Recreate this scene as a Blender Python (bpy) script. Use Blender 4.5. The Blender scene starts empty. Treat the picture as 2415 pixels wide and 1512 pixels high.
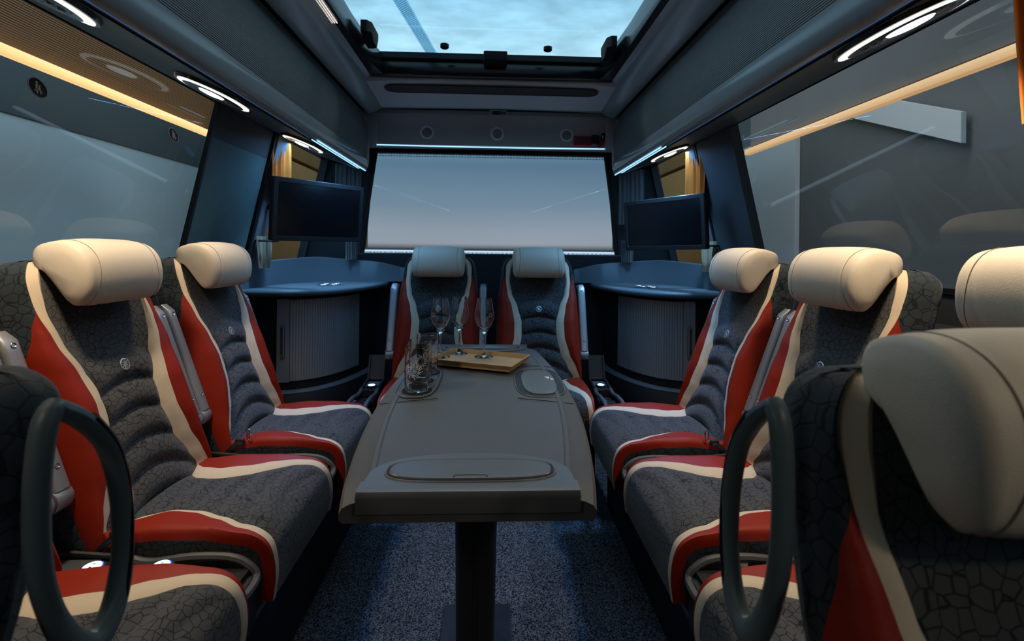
import bpy, math, random
from mathutils import Vector, Matrix
random.seed(7)
C = bpy.context.scene.collection
S = bpy.context.scene
PI = math.pi
R = math.radians

# ---------------------------------------------------------------- camera, view, world
cam_d = bpy.data.cameras.new('camera')
cam = bpy.data.objects.new('camera', cam_d); C.objects.link(cam)
F_PX = 1150.0
cam_d.sensor_width = 36.0
cam_d.lens = 36.0 * F_PX / 2415.0
cam_d.shift_y = -166.0 / 2415.0
cam_d.clip_start = 0.02
cam.matrix_world = Matrix.Translation((0.005, 0, 1.2)) @ Matrix.Rotation(R(-2.4), 4, 'Z') @ Matrix.Rotation(R(90), 4, 'X') @ Matrix.Rotation(R(0.6), 4, 'Z')
cam_d.dof.use_dof = True
cam_d.dof.focus_distance = 1.55
cam_d.dof.aperture_fstop = 4.5
S.camera = cam
S.view_settings.view_transform = 'Standard'
S.view_settings.look = 'None'
S.view_settings.exposure = 0.0
S.view_settings.gamma = 1.0
S.view_settings.use_curve_mapping = False
S.cycles.max_bounces = 8
S.cycles.transparent_max_bounces = 12
S.cycles.sample_clamp_indirect = 4.0
S.cycles.caustics_reflective = False
S.cycles.caustics_refractive = False

def build_world():
    w = bpy.data.worlds.new('hall_daylight'); S.world = w; w.use_nodes = True
    nt = w.node_tree; nt.nodes.clear()
    N = nt.nodes.new; L = nt.links.new
    tc = N('ShaderNodeTexCoord'); sep = N('ShaderNodeSeparateXYZ'); L(tc.outputs['Generated'], sep.inputs[0])
    ramp = N('ShaderNodeValToRGB'); L(sep.outputs['Z'], ramp.inputs[0])
    e = ramp.color_ramp.elements
    e[0].position = 0.0; e[0].color = (.03, .035, .045, 1)
    e[1].position = 1.0; e[1].color = (.11, .21, .30, 1)
    for p, c in ((.012, (.31, .34, .39, 1)), (.04, (.28, .32, .38, 1)), (.09, (.17, .24, .31, 1)), (.17, (.10, .18, .26, 1)), (.31, (.26, .50, .68, 1)), (.36, (.56, .94, 1.12, 1)), (.46, (.36, .72, .96, 1)), (.58, (.13, .26, .37, 1))):
        x = e.new(p); x.color = c
    nz = N('ShaderNodeTexNoise'); nz.inputs['Scale'].default_value = 1.5; nz.inputs['Detail'].default_value = 1
    mp = N('ShaderNodeMapping'); mp.inputs['Scale'].default_value = (1, 1, 4.2); L(tc.outputs['Generated'], mp.inputs[0]); L(mp.outputs[0], nz.inputs['Vector'])
    r2 = N('ShaderNodeMapRange'); r2.inputs['From Min'].default_value = .3; r2.inputs['From Max'].default_value = .7
    r2.inputs['To Min'].default_value = .90; r2.inputs['To Max'].default_value = 1.10; L(nz.outputs['Fac'], r2.inputs['Value'])
    n2 = N('ShaderNodeTexNoise'); n2.inputs['Scale'].default_value = 38; n2.inputs['Detail'].default_value = 5
    mp2 = N('ShaderNodeMapping'); mp2.inputs['Scale'].default_value = (.35, 1, 1.3); L(tc.outputs['Generated'], mp2.inputs[0]); L(mp2.outputs[0], n2.inputs['Vector'])
    r3 = N('ShaderNodeMapRange'); r3.inputs['From Min'].default_value = .3; r3.inputs['From Max'].default_value = .7
    r3.inputs['To Min'].default_value = .82; r3.inputs['To Max'].default_value = 1.18; L(n2.outputs['Fac'], r3.inputs['Value'])
    m0 = N('ShaderNodeMath'); m0.operation = 'MULTIPLY'; L(r2.outputs[0], m0.inputs[0]); L(r3.outputs[0], m0.inputs[1])
    mul = N('ShaderNodeVectorMath'); mul.operation = 'SCALE'; L(ramp.outputs[0], mul.inputs[0]); up = N('ShaderNodeMapRange'); up.inputs['From Min'].default_value = .26; up.inputs['From Max'].default_value = .34; L(sep.outputs['Z'], up.inputs['Value'])
    bl = N('ShaderNodeMix'); L(up.outputs[0], bl.inputs['Factor']); bl.inputs['A'].default_value = 1.0; L(m0.outputs[0], bl.inputs['B'])
    b2 = N('ShaderNodeMath'); b2.operation = 'MULTIPLY'; L(r2.outputs[0], b2.inputs[0]); b2.inputs[1].default_value = 1.0
    L(b2.outputs[0], bl.inputs['A']); L(bl.outputs['Result'], mul.inputs['Scale'])
    bg = N('ShaderNodeBackground'); bg.inputs['Strength'].default_value = 1.0; L(mul.outputs[0], bg.inputs[0])
    out = N('ShaderNodeOutputWorld'); L(bg.outputs[0], out.inputs[0])
build_world()

def light(name, kind, loc, energy, color, target=None, size=.1, size_y=None, spot=90, blend=.6):
    d = bpy.data.lights.new(name, kind); d.energy = energy; d.color = color
    if kind == 'AREA':
        d.size = size
        if size_y: d.shape = 'RECTANGLE'; d.size_y = size_y
    else:
        d.shadow_soft_size = size
    if kind == 'SPOT': d.spot_size = R(spot); d.spot_blend = blend
    o = bpy.data.objects.new(name, d); C.objects.link(o); o.location = loc
    if target is not None:
        o.rotation_euler = (Vector(target) - Vector(loc)).to_track_quat('-Z', 'Y').to_euler()
    return o

WARM = (1.0, .80, .56); BLUE = (.16, .48, 1.0); COOL = (.55, .78, 1.0)
for s in (-1, 1):
    # rack reading lamps (luminaires modelled further down), then added fill spots and LEDs
    light('lamp_and_fill_light', 'SPOT', (s*.95, 1.05, 1.70), 27, WARM, (s*.90, 1.15, .4), .05, spot=125, blend=.8)
    light('lamp_and_fill_light', 'SPOT', (s*.95, 1.80, 1.70), 14, WARM, (s*.90, 1.72, .4), .05, spot=96, blend=.8)  # no luminaire on the right rack here
    light('lamp_and_fill_light', 'SPOT', (s*.95, 2.55, 1.70), 34, (.26, .58, 1.0), (s*.90, 2.80, .5), .04, spot=90, blend=.8)
    light('lamp_and_fill_light', 'SPOT', (s*.95, .35, 1.70), 5, WARM, (s*.85, .55, .4), .05, spot=84, blend=.8)  # added fill spot near the camera, no luminaire built
    light('lamp_and_fill_light', 'SPOT', (s*.95, -.35, 1.70), 7, WARM, (s*.05, .80, .70), .05, spot=48, blend=.8)  # added fill spot behind the camera, aimed at the table front
    light('led_and_fill_light', 'SPOT', (s*.84, 2.42, 1.68), 42, (.16, .40, 1.0), (s*.62, 1.96, .5), .04, spot=56, blend=.9)  # added blue spot tinting the rear side seats, no lamp of its own
    light('floor_led_light', 'AREA', (s*.515-.03, 1.38, .278), .45, (.08, .35, 1.0), (s*.30-.03, 1.38, 0), .012, 1.6)
    light('led_and_fill_light', 'AREA', (s*.82, 2.6, 1.685), 5.0, BLUE, (s*1.05, 2.7, .8), .02, 1.0)

    # added fill lights for the hall walls, out of view above the gap
    light('hall_fill_light', 'AREA', (s*2.75, 3.2, 4.6), 70 if s < 0 else 62, (.80, .93, 1.0) if s < 0 else (1.0, .98, .95), (s*3.5, 3.2, 1.0), .6, 6.0)

# ---------------------------------------------------------------- materials
MATS = {}
def mat(name, color, rough=.5, metal=0.0, emit=None, estr=0, spec=.5, bump=0, bscale=400, vary=0, vscale=8, coat=0, sheen=0, alpha=None, trans=0, ior=1.45):
    m = bpy.data.materials.new(name); m.use_nodes = True; nt = m.node_tree
    b = nt.nodes['Principled BSDF']; N = nt.nodes.new; L = nt.links.new
    b.inputs['Base Color'].default_value = (*color, 1); b.inputs['Roughness'].default_value = rough
    b.inputs['Metallic'].default_value = metal; b.inputs['Specular IOR Level'].default_value = spec
    b.inputs['Coat Weight'].default_value = coat; b.inputs['Sheen Weight'].default_value = sheen
    b.inputs['IOR'].default_value = ior; b.inputs['Transmission Weight'].default_value = trans
    if emit: b.inputs['Emission Color'].default_value = (*emit, 1); b.inputs['Emission Strength'].default_value = estr
    tc = N('ShaderNodeTexCoord')
    if vary:
        nz = N('ShaderNodeTexNoise'); nz.inputs['Scale'].default_value = vscale; nz.inputs['Detail'].default_value = 4; L(tc.outputs['Object'], nz.inputs['Vector'])
        mr = N('ShaderNodeMapRange'); mr.inputs['To Min'].default_value = 1-vary; mr.inputs['To Max'].default_value = 1+vary; L(nz.outputs['Fac'], mr.inputs['Value'])
        vm = N('ShaderNodeVectorMath'); vm.operation = 'SCALE'; vm.inputs[0].default_value = color; L(mr.outputs[0], vm.inputs['Scale']); L(vm.outputs[0], b.inputs['Base Color'])
    if bump:
        nz = N('ShaderNodeTexNoise'); nz.inputs['Scale'].default_value = bscale; nz.inputs['Detail'].default_value = 2; L(tc.outputs['Object'], nz.inputs['Vector'])
        bp = N('ShaderNodeBump'); bp.inputs['Strength'].default_value = bump; bp.inputs['Distance'].default_value = .002; L(nz.outputs['Fac'], bp.inputs['Height']); L(bp.outputs[0], b.inputs['Normal'])
    MATS[name] = m
    return m

def fabric_mat(name, base, line, scale=38, width=.035):
    m = mat(name, base, rough=.85, spec=.25, sheen=.15)
    nt = m.node_tree; b = nt.nodes['Principled BSDF']; N = nt.nodes.new; L = nt.links.new
    tc = N('ShaderNodeTexCoord'); nz = N('ShaderNodeTexNoise'); nz.inputs['Scale'].default_value = 14; L(tc.outputs['Object'], nz.inputs['Vector'])
    ad = N('ShaderNodeVectorMath'); ad.operation = 'SCALE'; ad.inputs['Scale'].default_value = .014; L(nz.outputs['Color'], ad.inputs[0])
    sm = N('ShaderNodeVectorMath'); sm.operation = 'ADD'; L(tc.outputs['Object'], sm.inputs[0]); L(ad.outputs[0], sm.inputs[1])
    v = N('ShaderNodeTexVoronoi'); v.feature = 'DISTANCE_TO_EDGE'; v.inputs['Scale'].default_value = scale; L(sm.outputs[0], v.inputs['Vector'])
    r = N('ShaderNodeMapRange'); r.inputs['From Min'].default_value = width*.5; r.inputs['From Max'].default_value = width*1.5; L(v.outputs['Distance'], r.inputs['Value'])
    mx = N('ShaderNodeMix'); mx.data_type = 'RGBA'; mx.inputs['A'].default_value = (*line, 1); mx.inputs['B'].default_value = (*base, 1); L(r.outputs[0], mx.inputs['Factor']); L(mx.outputs['Result'], b.inputs['Base Color'])
    wv = N('ShaderNodeTexNoise'); wv.inputs['Scale'].default_value = 900; L(tc.outputs['Object'], wv.inputs['Vector'])
    m2 = N('ShaderNodeMath'); m2.operation = 'MULTIPLY_ADD'; L(wv.outputs['Fac'], m2.inputs[0]); m2.inputs[1].default_value = .35; L(r.outputs[0], m2.inputs[2])
    bp = N('ShaderNodeBump'); bp.inputs['Strength'].default_value = .35; bp.inputs['Distance'].default_value = .001; L(m2.outputs[0], bp.inputs['Height']); L(bp.outputs[0], b.inputs['Normal'])
    return m

def ribbed_mat(name, color, axis='Z', scale=60, rough=.55, strength=.6, metal=0, dist=.003):
    m = mat(name, color, rough=rough, metal=metal)
    nt = m.node_tree; b = nt.nodes['Principled BSDF']; N = nt.nodes.new; L = nt.links.new
    tc = N('ShaderNodeTexCoord'); w = N('ShaderNodeTexWave'); w.bands_direction = axis; w.inputs['Scale'].default_value = scale; L(tc.outputs['Object'], w.inputs['Vector'])
    bp = N('ShaderNodeBump'); bp.inputs['Strength'].default_value = strength; bp.inputs['Distance'].default_value = dist; L(w.outputs['Fac'], bp.inputs['Height']); L(bp.outputs[0], b.inputs['Normal'])
    return m

def glass_pane_mat(name, tint=(1, 1, 1), refl=1.0, rough=.0):
    m = bpy.data.materials.new(name); m.use_nodes = True; nt = m.node_tree; nt.nodes.clear()
    N = nt.nodes.new; L = nt.links.new
    t = N('ShaderNodeBsdfTransparent'); t.inputs[0].default_value = (*tint, 1)
    g = N('ShaderNodeBsdfGlossy'); g.inputs['Roughness'].default_value = rough
    fr = N('ShaderNodeFresnel'); fr.inputs['IOR'].default_value = 1.5
    mu = N('ShaderNodeMath'); mu.operation = 'MULTIPLY'; mu.inputs[1].default_value = refl; L(fr.outputs[0], mu.inputs[0])
    mx = N('ShaderNodeMixShader'); L(mu.outputs[0], mx.inputs[0]); L(t.outputs[0], mx.inputs[1]); L(g.outputs[0], mx.inputs[2])
    o = N('ShaderNodeOutputMaterial'); L(mx.outputs[0], o.inputs[0])
    MATS[name] = m; return m

def carpet_mat():
    m = mat('carpet', (.02, .025, .03), rough=.95, spec=.1)
    nt = m.node_tree; b = nt.nodes['Principled BSDF']; N = nt.nodes.new; L = nt.links.new
    tc = N('ShaderNodeTexCoord'); v = N('ShaderNodeTexVoronoi'); v.inputs['Scale'].default_value = 260; L(tc.outputs['Object'], v.inputs['Vector'])
    n = N('ShaderNodeTexNoise'); n.inputs['Scale'].default_value = 90; n.inputs['Detail'].default_value = 3; L(tc.outputs['Object'], n.inputs['Vector'])
    r = N('ShaderNodeValToRGB'); L(v.outputs['Color'], r.inputs[0])
    r.color_ramp.elements[0].color = (.012, .018, .024, 1); r.color_ramp.elements[0].position = .25
    r.color_ramp.elements[1].color = (.22, .25, .28, 1); r.color_ramp.elements[1].position = .95
    mx = N('ShaderNodeMix'); mx.data_type = 'RGBA'; mx.blend_type = 'MULTIPLY'; mx.inputs['Factor'].default_value = .5
    L(r.outputs[0], mx.inputs['A']); L(n.outputs['Fac'], mx.inputs['B']); L(mx.outputs['Result'], b.inputs['Base Color'])
    bp = N('ShaderNodeBump'); bp.inputs['Strength'].default_value = .8; bp.inputs['Distance'].default_value = .004; L(v.outputs['Distance'], bp.inputs['Height']); L(bp.outputs[0], b.inputs['Normal'])
    return m

fabric_mat('seat_fabric', (.054, .054, .055), (.006, .006, .007), 54, .042)
fabric_mat('seat_side_fabric', (.020, .029, .035), (.003, .004, .006), 44, .042)
mat('red_leather', (.25, .015, .003), rough=.52, spec=.28, bump=.12, bscale=700)
mat('cream_fabric', (.62, .50, .36), rough=.8, spec=.2, bump=.15, bscale=900)
mat('cream_leather', (.66, .56, .43), rough=.55, bump=.2, bscale=500)
mat('stitch', (.30, .23, .16), rough=.7)
mat('silver_paint', (.34, .34, .35), rough=.38, metal=.55, bump=.15, bscale=900)
mat('steel', (.55, .56, .58), rough=.22, metal=1)
mat('dark_screw', (.08, .08, .09), rough=.3, metal=.8)
mat('black_plastic', (.012, .013, .015), rough=.5, bump=.1)
mat('matte_black', (.004, .004, .005), rough=.8)
mat('gloss_black', (.006, .007, .009), rough=.18)
mat('grey_plastic', (.085, .088, .092), rough=.45, bump=.25, bscale=900)
mat('handle_plastic', (.085, .12, .135), rough=.42, bump=.1, bscale=600)
mat('table_grey', (.085, .087, .090), rough=.42, bump=.35, bscale=1100)
mat('table_panel', (.125, .128, .132), rough=.34, metal=.2, bump=.12, bscale=1100)
mat('table_dark', (.010, .011, .013), rough=.6)
mat('rack_gloss', (.26, .30, .33), rough=.22, bump=.05, bscale=300)
mat('duct_gloss', (.46, .52, .58), rough=.26, metal=.4, spec=.8)
ribbed_mat('rack_ribbed', (.15, .175, .19), 'Z', 55, rough=.5, strength=.6)
ribbed_mat('amber_ribbed', (.20, .085, .02), 'Z', 26, rough=.6, strength=.5, dist=.01)
mat('ceiling_trim', (.74, .78, .82), rough=.65, bump=.3, bscale=600)
mat('ceiling_slot', (.07, .062, .066), rough=.8)
mat('header_trim', (.38, .39, .41), rough=.6, bump=.3, bscale=600)
mat('speaker_ring', (.75, .80, .84), rough=.5)
mat('speaker_mesh', (.32, .32, .32), rough=.7, bump=1, bscale=900)
mat('under_rack', (.075, .10, .115), rough=.5, bump=.1)
mat('pillar_grey', (.13, .13, .14), rough=.75, bump=.3, bscale=500)
mat('pillar_dark', (.050, .053, .058), rough=.8)
mat('wall_dark', (.03, .034, .038), rough=.8)
mat('rubber_black', (.003, .003, .004), rough=.6)
mat('teal_blind', (.10, .145, .135), rough=.9, vary=.12, vscale=20, bump=.2, bscale=300)
mat('orange_curtain', (.75, .20, .02), rough=.85, bump=.2, bscale=600)
mat('grey_curtain', (.13, .12, .115), rough=.9)
mat('cream_curtain', (.35, .27, .18), rough=.9)
mat('counter', (.10, .13, .15), rough=.45, bump=.25, bscale=900)
mat('door_silver', (.38, .39, .40), rough=.42, metal=.35, bump=.25, bscale=900)
mat('oak', (.42, .25, .095), rough=.5, vary=.25, vscale=30)
mat('oak_base', (.44, .30, .16), rough=.6, vary=.12, vscale=60, bump=.3, bscale=900)
mat('glass_clear', (1, 1, 1), rough=.0, trans=1, ior=1.45, spec=.8)
mat('etched', (.62, .64, .66), rough=.6)
mat('lamp_white', (.9, .9, .9), rough=.4, emit=(1, .97, .93), estr=1.0)
mat('lamp_lens', (.9, .9, .9), rough=.3, emit=(.75, .9, 1), estr=2.0)
mat('lamp_body', (.012, .016, .02), rough=.2)
mat('lamp_clear', (.45, .47, .5), rough=.25, metal=.6)
mat('led_and_highlight', (.5, .7, .9), rough=.4, emit=(.35, .68, 1), estr=1.6)
mat('led_dim', (.05, .1, .2), rough=.4, emit=(.03, .10, .28), estr=.45)
mat('reflection_amber', (1, .7, .35), rough=.4, emit=(1.0, .60, .22), estr=1.15)
mat('reflection_tan', (.9, .6, .35), rough=.4, emit=(.78, .42, .17), estr=.75)
mat('reflection_glow', (.9, .9, .9), rough=.4, emit=(1, .9, .8), estr=.9)
mat('socket_glow', (.8, .9, 1), rough=.4, emit=(.50, .76, 1), estr=2.2)
mat('socket_halo', (.02, .06, .3), rough=.4, emit=(.02, .10, .8), estr=1.0)
mat('red_bracket', (.35, .006, .010), rough=.4)
mat('sticker_dark', (.010, .035, .045), rough=.5)
mat('sticker_line', (.90, .76, .55), rough=.6)
mat('screen', (.004, .004, .006), rough=.22)
mat('hall_light', (.66, .78, .82), rough=.9, vary=.1, vscale=.7)
mat('hall_dark', (.10, .12, .13), rough=.9)
mat('hall_grey', (.80, .78, .76), rough=.9)
mat('hall_grey_dark', (.22, .21, .20), rough=.9, vary=.3, vscale=.8)
mat('amber_panel', (.38, .20, .06), rough=.8, vary=.15, vscale=6)
mat('emblem_bright', (.5, .51, .53), rough=.3, metal=.5)
glass_pane_mat('window_glass', (.95, .98, .99), .09)
glass_pane_mat('strap', (.45, .62, .72), .0)
glass_pane_mat('strap_light', (.62, .75, .83), .0)
glass_pane_mat('roof_glass', (.97, .99, 1), .1)
carpet_mat()
M = MATS

# ---------------------------------------------------------------- mesh helpers
class MB:
    def __init__(s): s.v = []; s.f = []
    def add(s, vs, fs):
        n = len(s.v); s.v += [tuple(v) for v in vs]; s.f += [tuple(i+n for i in f) for f in fs]; return s
    def grid(s, rows, close_u=False, close_v=False, flip=False):
        nr, nc = len(rows), len(rows[0]); vs = [p for r in rows for p in r]; fs = []
        for i in range(nr - (0 if close_v else 1)):
            for j in range(nc - (0 if close_u else 1)):
                a = i*nc+j; b = i*nc+(j+1) % nc; c = ((i+1) % nr)*nc+(j+1) % nc; d = ((i+1) % nr)*nc+j
                fs.append((d, c, b, a) if flip else (a, b, c, d))
        return s.add(vs, fs)
    def loft(s, rows, caps=True):
        s.grid(rows, close_u=True)
        if caps:
            n = len(rows[0]); s.add(rows[0], [tuple(range(n))[::-1]]); s.add(rows[-1], [tuple(range(n))])
        return s
    def box(s, c, d, rz=0, b=0):
        x, y, z = (q/2 for q in d); ca, sa = math.cos(rz), math.sin(rz)
        if b <= 0:
            vs = [(i*x, j*y, k*z) for k in (-1, 1) for j in (-1, 1) for i in (-1, 1)]
            fs = [(0, 2, 3, 1), (4, 5, 7, 6), (0, 1, 5, 4), (2, 6, 7, 3), (0, 4, 6, 2), (1, 3, 7, 5)]
            return s.add([(c[0]+p[0]*ca-p[1]*sa, c[1]+p[0]*sa+p[1]*ca, c[2]+p[2]) for p in vs], fs)
        rows = []
        for k, (dz, ins) in enumerate(((-z, b), (-z+b*.3, b*.3), (-z+b, 0), (z-b, 0), (z-b*.3, b*.3), (z, b))):
            ring = rrect(x-ins, y-ins, b, 3)
            rows.append([(c[0]+p[0]*ca-p[1]*sa, c[1]+p[0]*sa+p[1]*ca, c[2]+dz) for p in ring])
        return s.loft(rows)
    def prism(s, poly, axis, a, b):
        def P(p, t): return {'X': (t, p[0], p[1]), 'Y': (p[0], t, p[1]), 'Z': (p[0], p[1], t)}[axis]
        return s.loft([[P(p, a) for p in poly], [P(p, b) for p in poly]])
    def tube(s, pts, r, n=10, closed=False, sx=1.0, up=(0, 0, 1)):
        pts = [Vector(p) for p in pts]; m = len(pts); rows = []
        rr = r if callable(r) else (lambda t: r)
        for i, p in enumerate(pts):
            a = pts[(i-1) % m] if closed or i > 0 else pts[i]; b = pts[(i+1) % m] if closed or i < m-1 else pts[i]
            t = (b-a).normalized(); u = Vector(up)
            if abs(t.dot(u)) > .98: u = Vector((1, 0, 0))
            x = t.cross(u).normalized(); y = x.cross(t).normalized(); q = rr(i/max(1, m-1))
            rows.append([tuple(p+x*math.cos(2*PI*k/n)*q*sx+y*math.sin(2*PI*k/n)*q) for k in range(n)])
        if closed: return s.grid(rows, close_u=True, close_v=True)
        return s.loft(rows)
    def lathe(s, prof, c=(0, 0, 0), n=32, axis='Z'):
        rows = []
        for r, h in prof:
            ring = []
            for k in range(n):
                a = 2*PI*k/n; p = (r*math.cos(a), r*math.sin(a), h)
                if axis == 'X': p = (p[2], p[0], p[1])
                if axis == 'Y': p = (p[0], p[2], p[1])
                ring.append((c[0]+p[0], c[1]+p[1], c[2]+p[2]))
            rows.append(ring)
        return s.loft(rows)
    def xform(s, mtx):
        s.v = [tuple(mtx @ Vector(v)) for v in s.v]; return s
    def mesh(s, name, material, smooth=True, ang=40, merge=False):
        me = bpy.data.meshes.new(name); me.from_pydata(s.v, [], s.f)
        me.materials.append(material)
        import bmesh
        bm = bmesh.new(); bm.from_mesh(me)
        bmesh.ops.remove_doubles(bm, verts=bm.verts, dist=1e-5)
        bmesh.ops.dissolve_degenerate(bm, dist=1e-6, edges=bm.edges)
        bmesh.ops.recalc_face_normals(bm, faces=bm.faces)
        if smooth:
            for f in bm.faces: f.smooth = True
            for e in bm.edges:
                if len(e.link_faces) == 2 and e.calc_face_angle(0) > R(ang): e.smooth = False
        bm.to_mesh(me); bm.free(); me.update()
        return me

def rrect(x, y, r, n=4):
    r = min(r, x*.999, y*.999); out = []
    for cx, cy, a0 in ((x-r, y-r, 0), (-x+r, y-r, 90), (-x+r, -y+r, 180), (x-r, -y+r, 270)):
        for k in range(n+1):
            a = R(a0+90*k/n); out.append((cx+r*math.cos(a), cy+r*math.sin(a)))
    return out
def ell(a, b, n=36, p=2.0):
    out = []
    for k in range(n):
        t = 2*PI*k/n; c, s_ = math.cos(t), math.sin(t)
        out.append((a*abs(c)**(2/p)*(1 if c >= 0 else -1), b*abs(s_)**(2/p)*(1 if s_ >= 0 else -1)))
    return out
def lerp(tab, x):
    if x <= tab[0][0]: return tab[0][1]
    for (a, fa), (b, fb) in zip(tab, tab[1:]):
        if x <= b:
            t = (x-a)/(b-a); t = t*t*(3-2*t)*.5+t*.5
            return fa+(fb-fa)*t
    return tab[-1][1]
def crom(pts, n=8):
    pts = [Vector(p) for p in pts]; P = [pts[0]*2-pts[1]]+pts+[pts[-1]*2-pts[-2]]; out = []
    for i in range(1, len(P)-2):
        for k in range(n):
            t = k/n; a, b, c, d = P[i-1:i+3]
            out.append(.5*((2*b)+(-a+c)*t+(2*a-5*b+4*c-d)*t*t+(-a+3*b-3*c+d)*t**3))
    out.append(P[-2]); return out
def obj(name, mb, material, parent=None, smooth=True, ang=40):
    me = mb if isinstance(mb, bpy.types.Mesh) else mb.mesh(name, M[material] if isinstance(material, str) else material, smooth, ang)
    o = bpy.data.objects.new(name, me); C.objects.link(o)
    if parent is not None: o.parent = parent
    return o
def tag(o, label=None, cat=None, group=None, kind=None):
    if label: o['label'] = label
    if cat: o['category'] = cat
    if group: o['group'] = group
    if kind: o['kind'] = kind
    return o
def thing(name, label, cat, loc=(0, 0, 0), rz=0, group=None):
    o = bpy.data.objects.new(name, None); C.objects.link(o); o.location = loc; o.rotation_euler = (0, 0, rz); o.empty_display_size = .1
    return tag(o, label, cat, group)
def struct(name, mb, material, parent=None, label=None, smooth=True):
    o = obj(name, mb, material, parent, smooth)
    if parent is None: o['kind'] = 'structure'
    if label: o['label'] = label
    return o
CACHE = {}
def cpart(name, key, fn, material, parent, ang=40):
    if key not in CACHE: CACHE[key] = fn().mesh(name, M[material], True, ang)
    return obj(name, CACHE[key], None, parent)

# ---------------------------------------------------------------- the shell of the coach
def wallx(z): return 1.245-.23*(z-1.25) if z > 1.0 else 1.3025
ZS, ZT = 1.10, 1.80            # window sill and head
YF, YR = -1.2, 3.40             # front and rear of the cabin
struct('floor', MB().box((0, 1.1, -.02), (2.66, 4.7, .04)), 'carpet', label='dark blue-grey speckled carpet')
for s, sd in ((-1, 'left'), (1, 'right')):
    mb = MB().grid([[(s*1.3025, YF, z), (s*1.3025, YR, z)] for z in (0, 1.0)]+[[(s*wallx(ZS), YF, ZS), (s*wallx(ZS), YR, ZS)]])
    mb.grid([[(s*1.34, YF, z), (s*1.34, YR, z)] for z in (0, 1.0)]+[[(s*(wallx(ZS)+.035), YF, ZS), (s*(wallx(ZS)+.035), YR, ZS)]])
    mb.grid([[(s*wallx(ZS), YF, ZS), (s*wallx(ZS), YR, ZS)], [(s*(wallx(ZS)+.035), YF, ZS), (s*(wallx(ZS)+.035), YR, ZS)]])
    struct('wall_'+sd, mb, 'wall_dark', smooth=False)
    def pane(y0, y1, off=.012, z0=ZS, z1=ZT, t=.006):
        m = MB(); rows = []
        for z, o_ in ((z0, off), (z1, off), (z1, off+t), (z0, off+t)):
            rows.append([(s*(wallx(z)+o_), y0, z), (s*(wallx(z)+o_), y1, z)])
        return m.grid(rows, close_v=True)
    def strip(y0, y1, th=.04, z0=ZS-.02, z1=ZT+.02, off=0):
        m = MB(); rows = []
        for z, o_ in ((z0, off), (z1, off), (z1, off+th), (z0, off+th)):
            rows.append([(s*(wallx(z)+o_), y0, z), (s*(wallx(z)+o_), y1, z)])
        m.grid(rows, close_v=True)
        for y in (y0, y1):
            m.add([(s*(wallx(z0)+off), y, z0), (s*(wallx(z1)+off), y, z1), (s*(wallx(z1)+off+th), y, z1), (s*(wallx(z0)+off+th), y, z0)], [(0, 1, 2, 3)])
        return m
    y1 = 2.05 if s < 0 else 2.24
    w = thing('window_1' if s < 0 else 'window_2', 'large side window of the coach, %s side' % sd, 'window'); w['kind'] = 'structure'
    del w['category']
    obj('pane', pane(YF, y1), 'window_glass', w, False)
    obj('frame', strip(YF, y1, .02, ZS-.012, ZS+.006, -.004), 'rubber_black', w, False)
    w = thing('window_3' if s < 0 else 'window_4', 'small rear side window, %s side' % sd, 'window'); w['kind'] = 'structure'; del w['category']
    obj('pane', pane(2.70, 3.36), 'window_glass', w, False)
    if s < 0:
        struct('trim_1', strip(2.05, 2.063, .02, off=-.004), 'rubber_black')
        struct('trim_2', strip(2.565, 2.585, .03, off=-.012), 'rubber_black')
        struct('trim_3', strip(2.585, 2.70, .045, off=-.02), 'pillar_grey')
        b = obj('roller_blind', strip(2.066, 2.562, .006, ZS, 1.655, .004), 'teal_blind', None, False)
        tag(b, 'teal fabric roller blind pulled over the narrow left window', 'blind')
        struct('trim_4', strip(2.066, 2.562, .01, 1.655, ZT+.02, .004), 'pillar_dark')
    else:
        struct('trim_5', strip(2.24, 2.62, .045, off=-.01), 'pillar_dark')
        struct('trim_6', strip(2.62, 2.635, .03, off=-.016), 'rubber_black')
        struct('trim_7', strip(2.635, 2.70, .045, off=-.02), 'pillar_grey')
    struct('trim_8' if s < 0 else 'trim_9', strip(3.36, YR, .05, off=-.01), 'pillar_dark')
# rear wall with window opening
def rear_wall():
    m = MB()
    m.box((0, YR+.03, .53), (2.66, .05, 1.06))
    for s in (-1, 1):
        m.add([(s*.90, YR, 1.06), (s*.86, YR, 1.22), (s*.80, YR, 1.90), (s*(wallx(1.9)+.03), YR, 1.90), (s*(wallx(1.06)+.03), YR, 1.06)], [(0, 1, 2, 3, 4)])
    m.box((0, YR+.03, 2.04), (2.2, .05, .34))
    return m
struct('wall_rear', rear_wall(), 'wall_dark', smooth=False)
struct('wall_front', MB().box((0, YF-.02, 1.1), (2.66, .04, 2.2)), 'wall_dark')
wr = thing('window_5', 'wide rear window', 'window'); wr['kind'] = 'structure'; del wr['category']
obj('pane', MB().box((0, YR+.012, 1.48), (1.86, .006, .86)), 'window_glass', wr, False)
def frit():
    m = MB(); y = YR+.004
    for zc, n in ((1.872, 150), (1.858, 150), (1.844, 150)):
        for k in range(n):
            x = -.80+1.6*(k+.5*(int(zc*1000) % 2))/n
            m.box((x, y, zc), (.006, .002, .006))
    m.box((0, y, 1.885), (1.7, .003, .02))
    return m
obj('frit_dots', frit(), 'rubber_black', wr, False)
def frame_bot():
    m = MB(); m.box((0, YR-.01, 1.115), (1.86, .03, .115), b=.008)
    n = 190
    for k in range(n): m.box((-.9+1.8*(k+.5)/n, YR+.002, 1.177), (.0045, .003, .012))
    m.box((0, YR-.03, 1.045), (1.9, .05, .012), b=.004)
    return m
obj('lower_frame', frame_bot(), 'black_plastic', wr, False)
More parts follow.
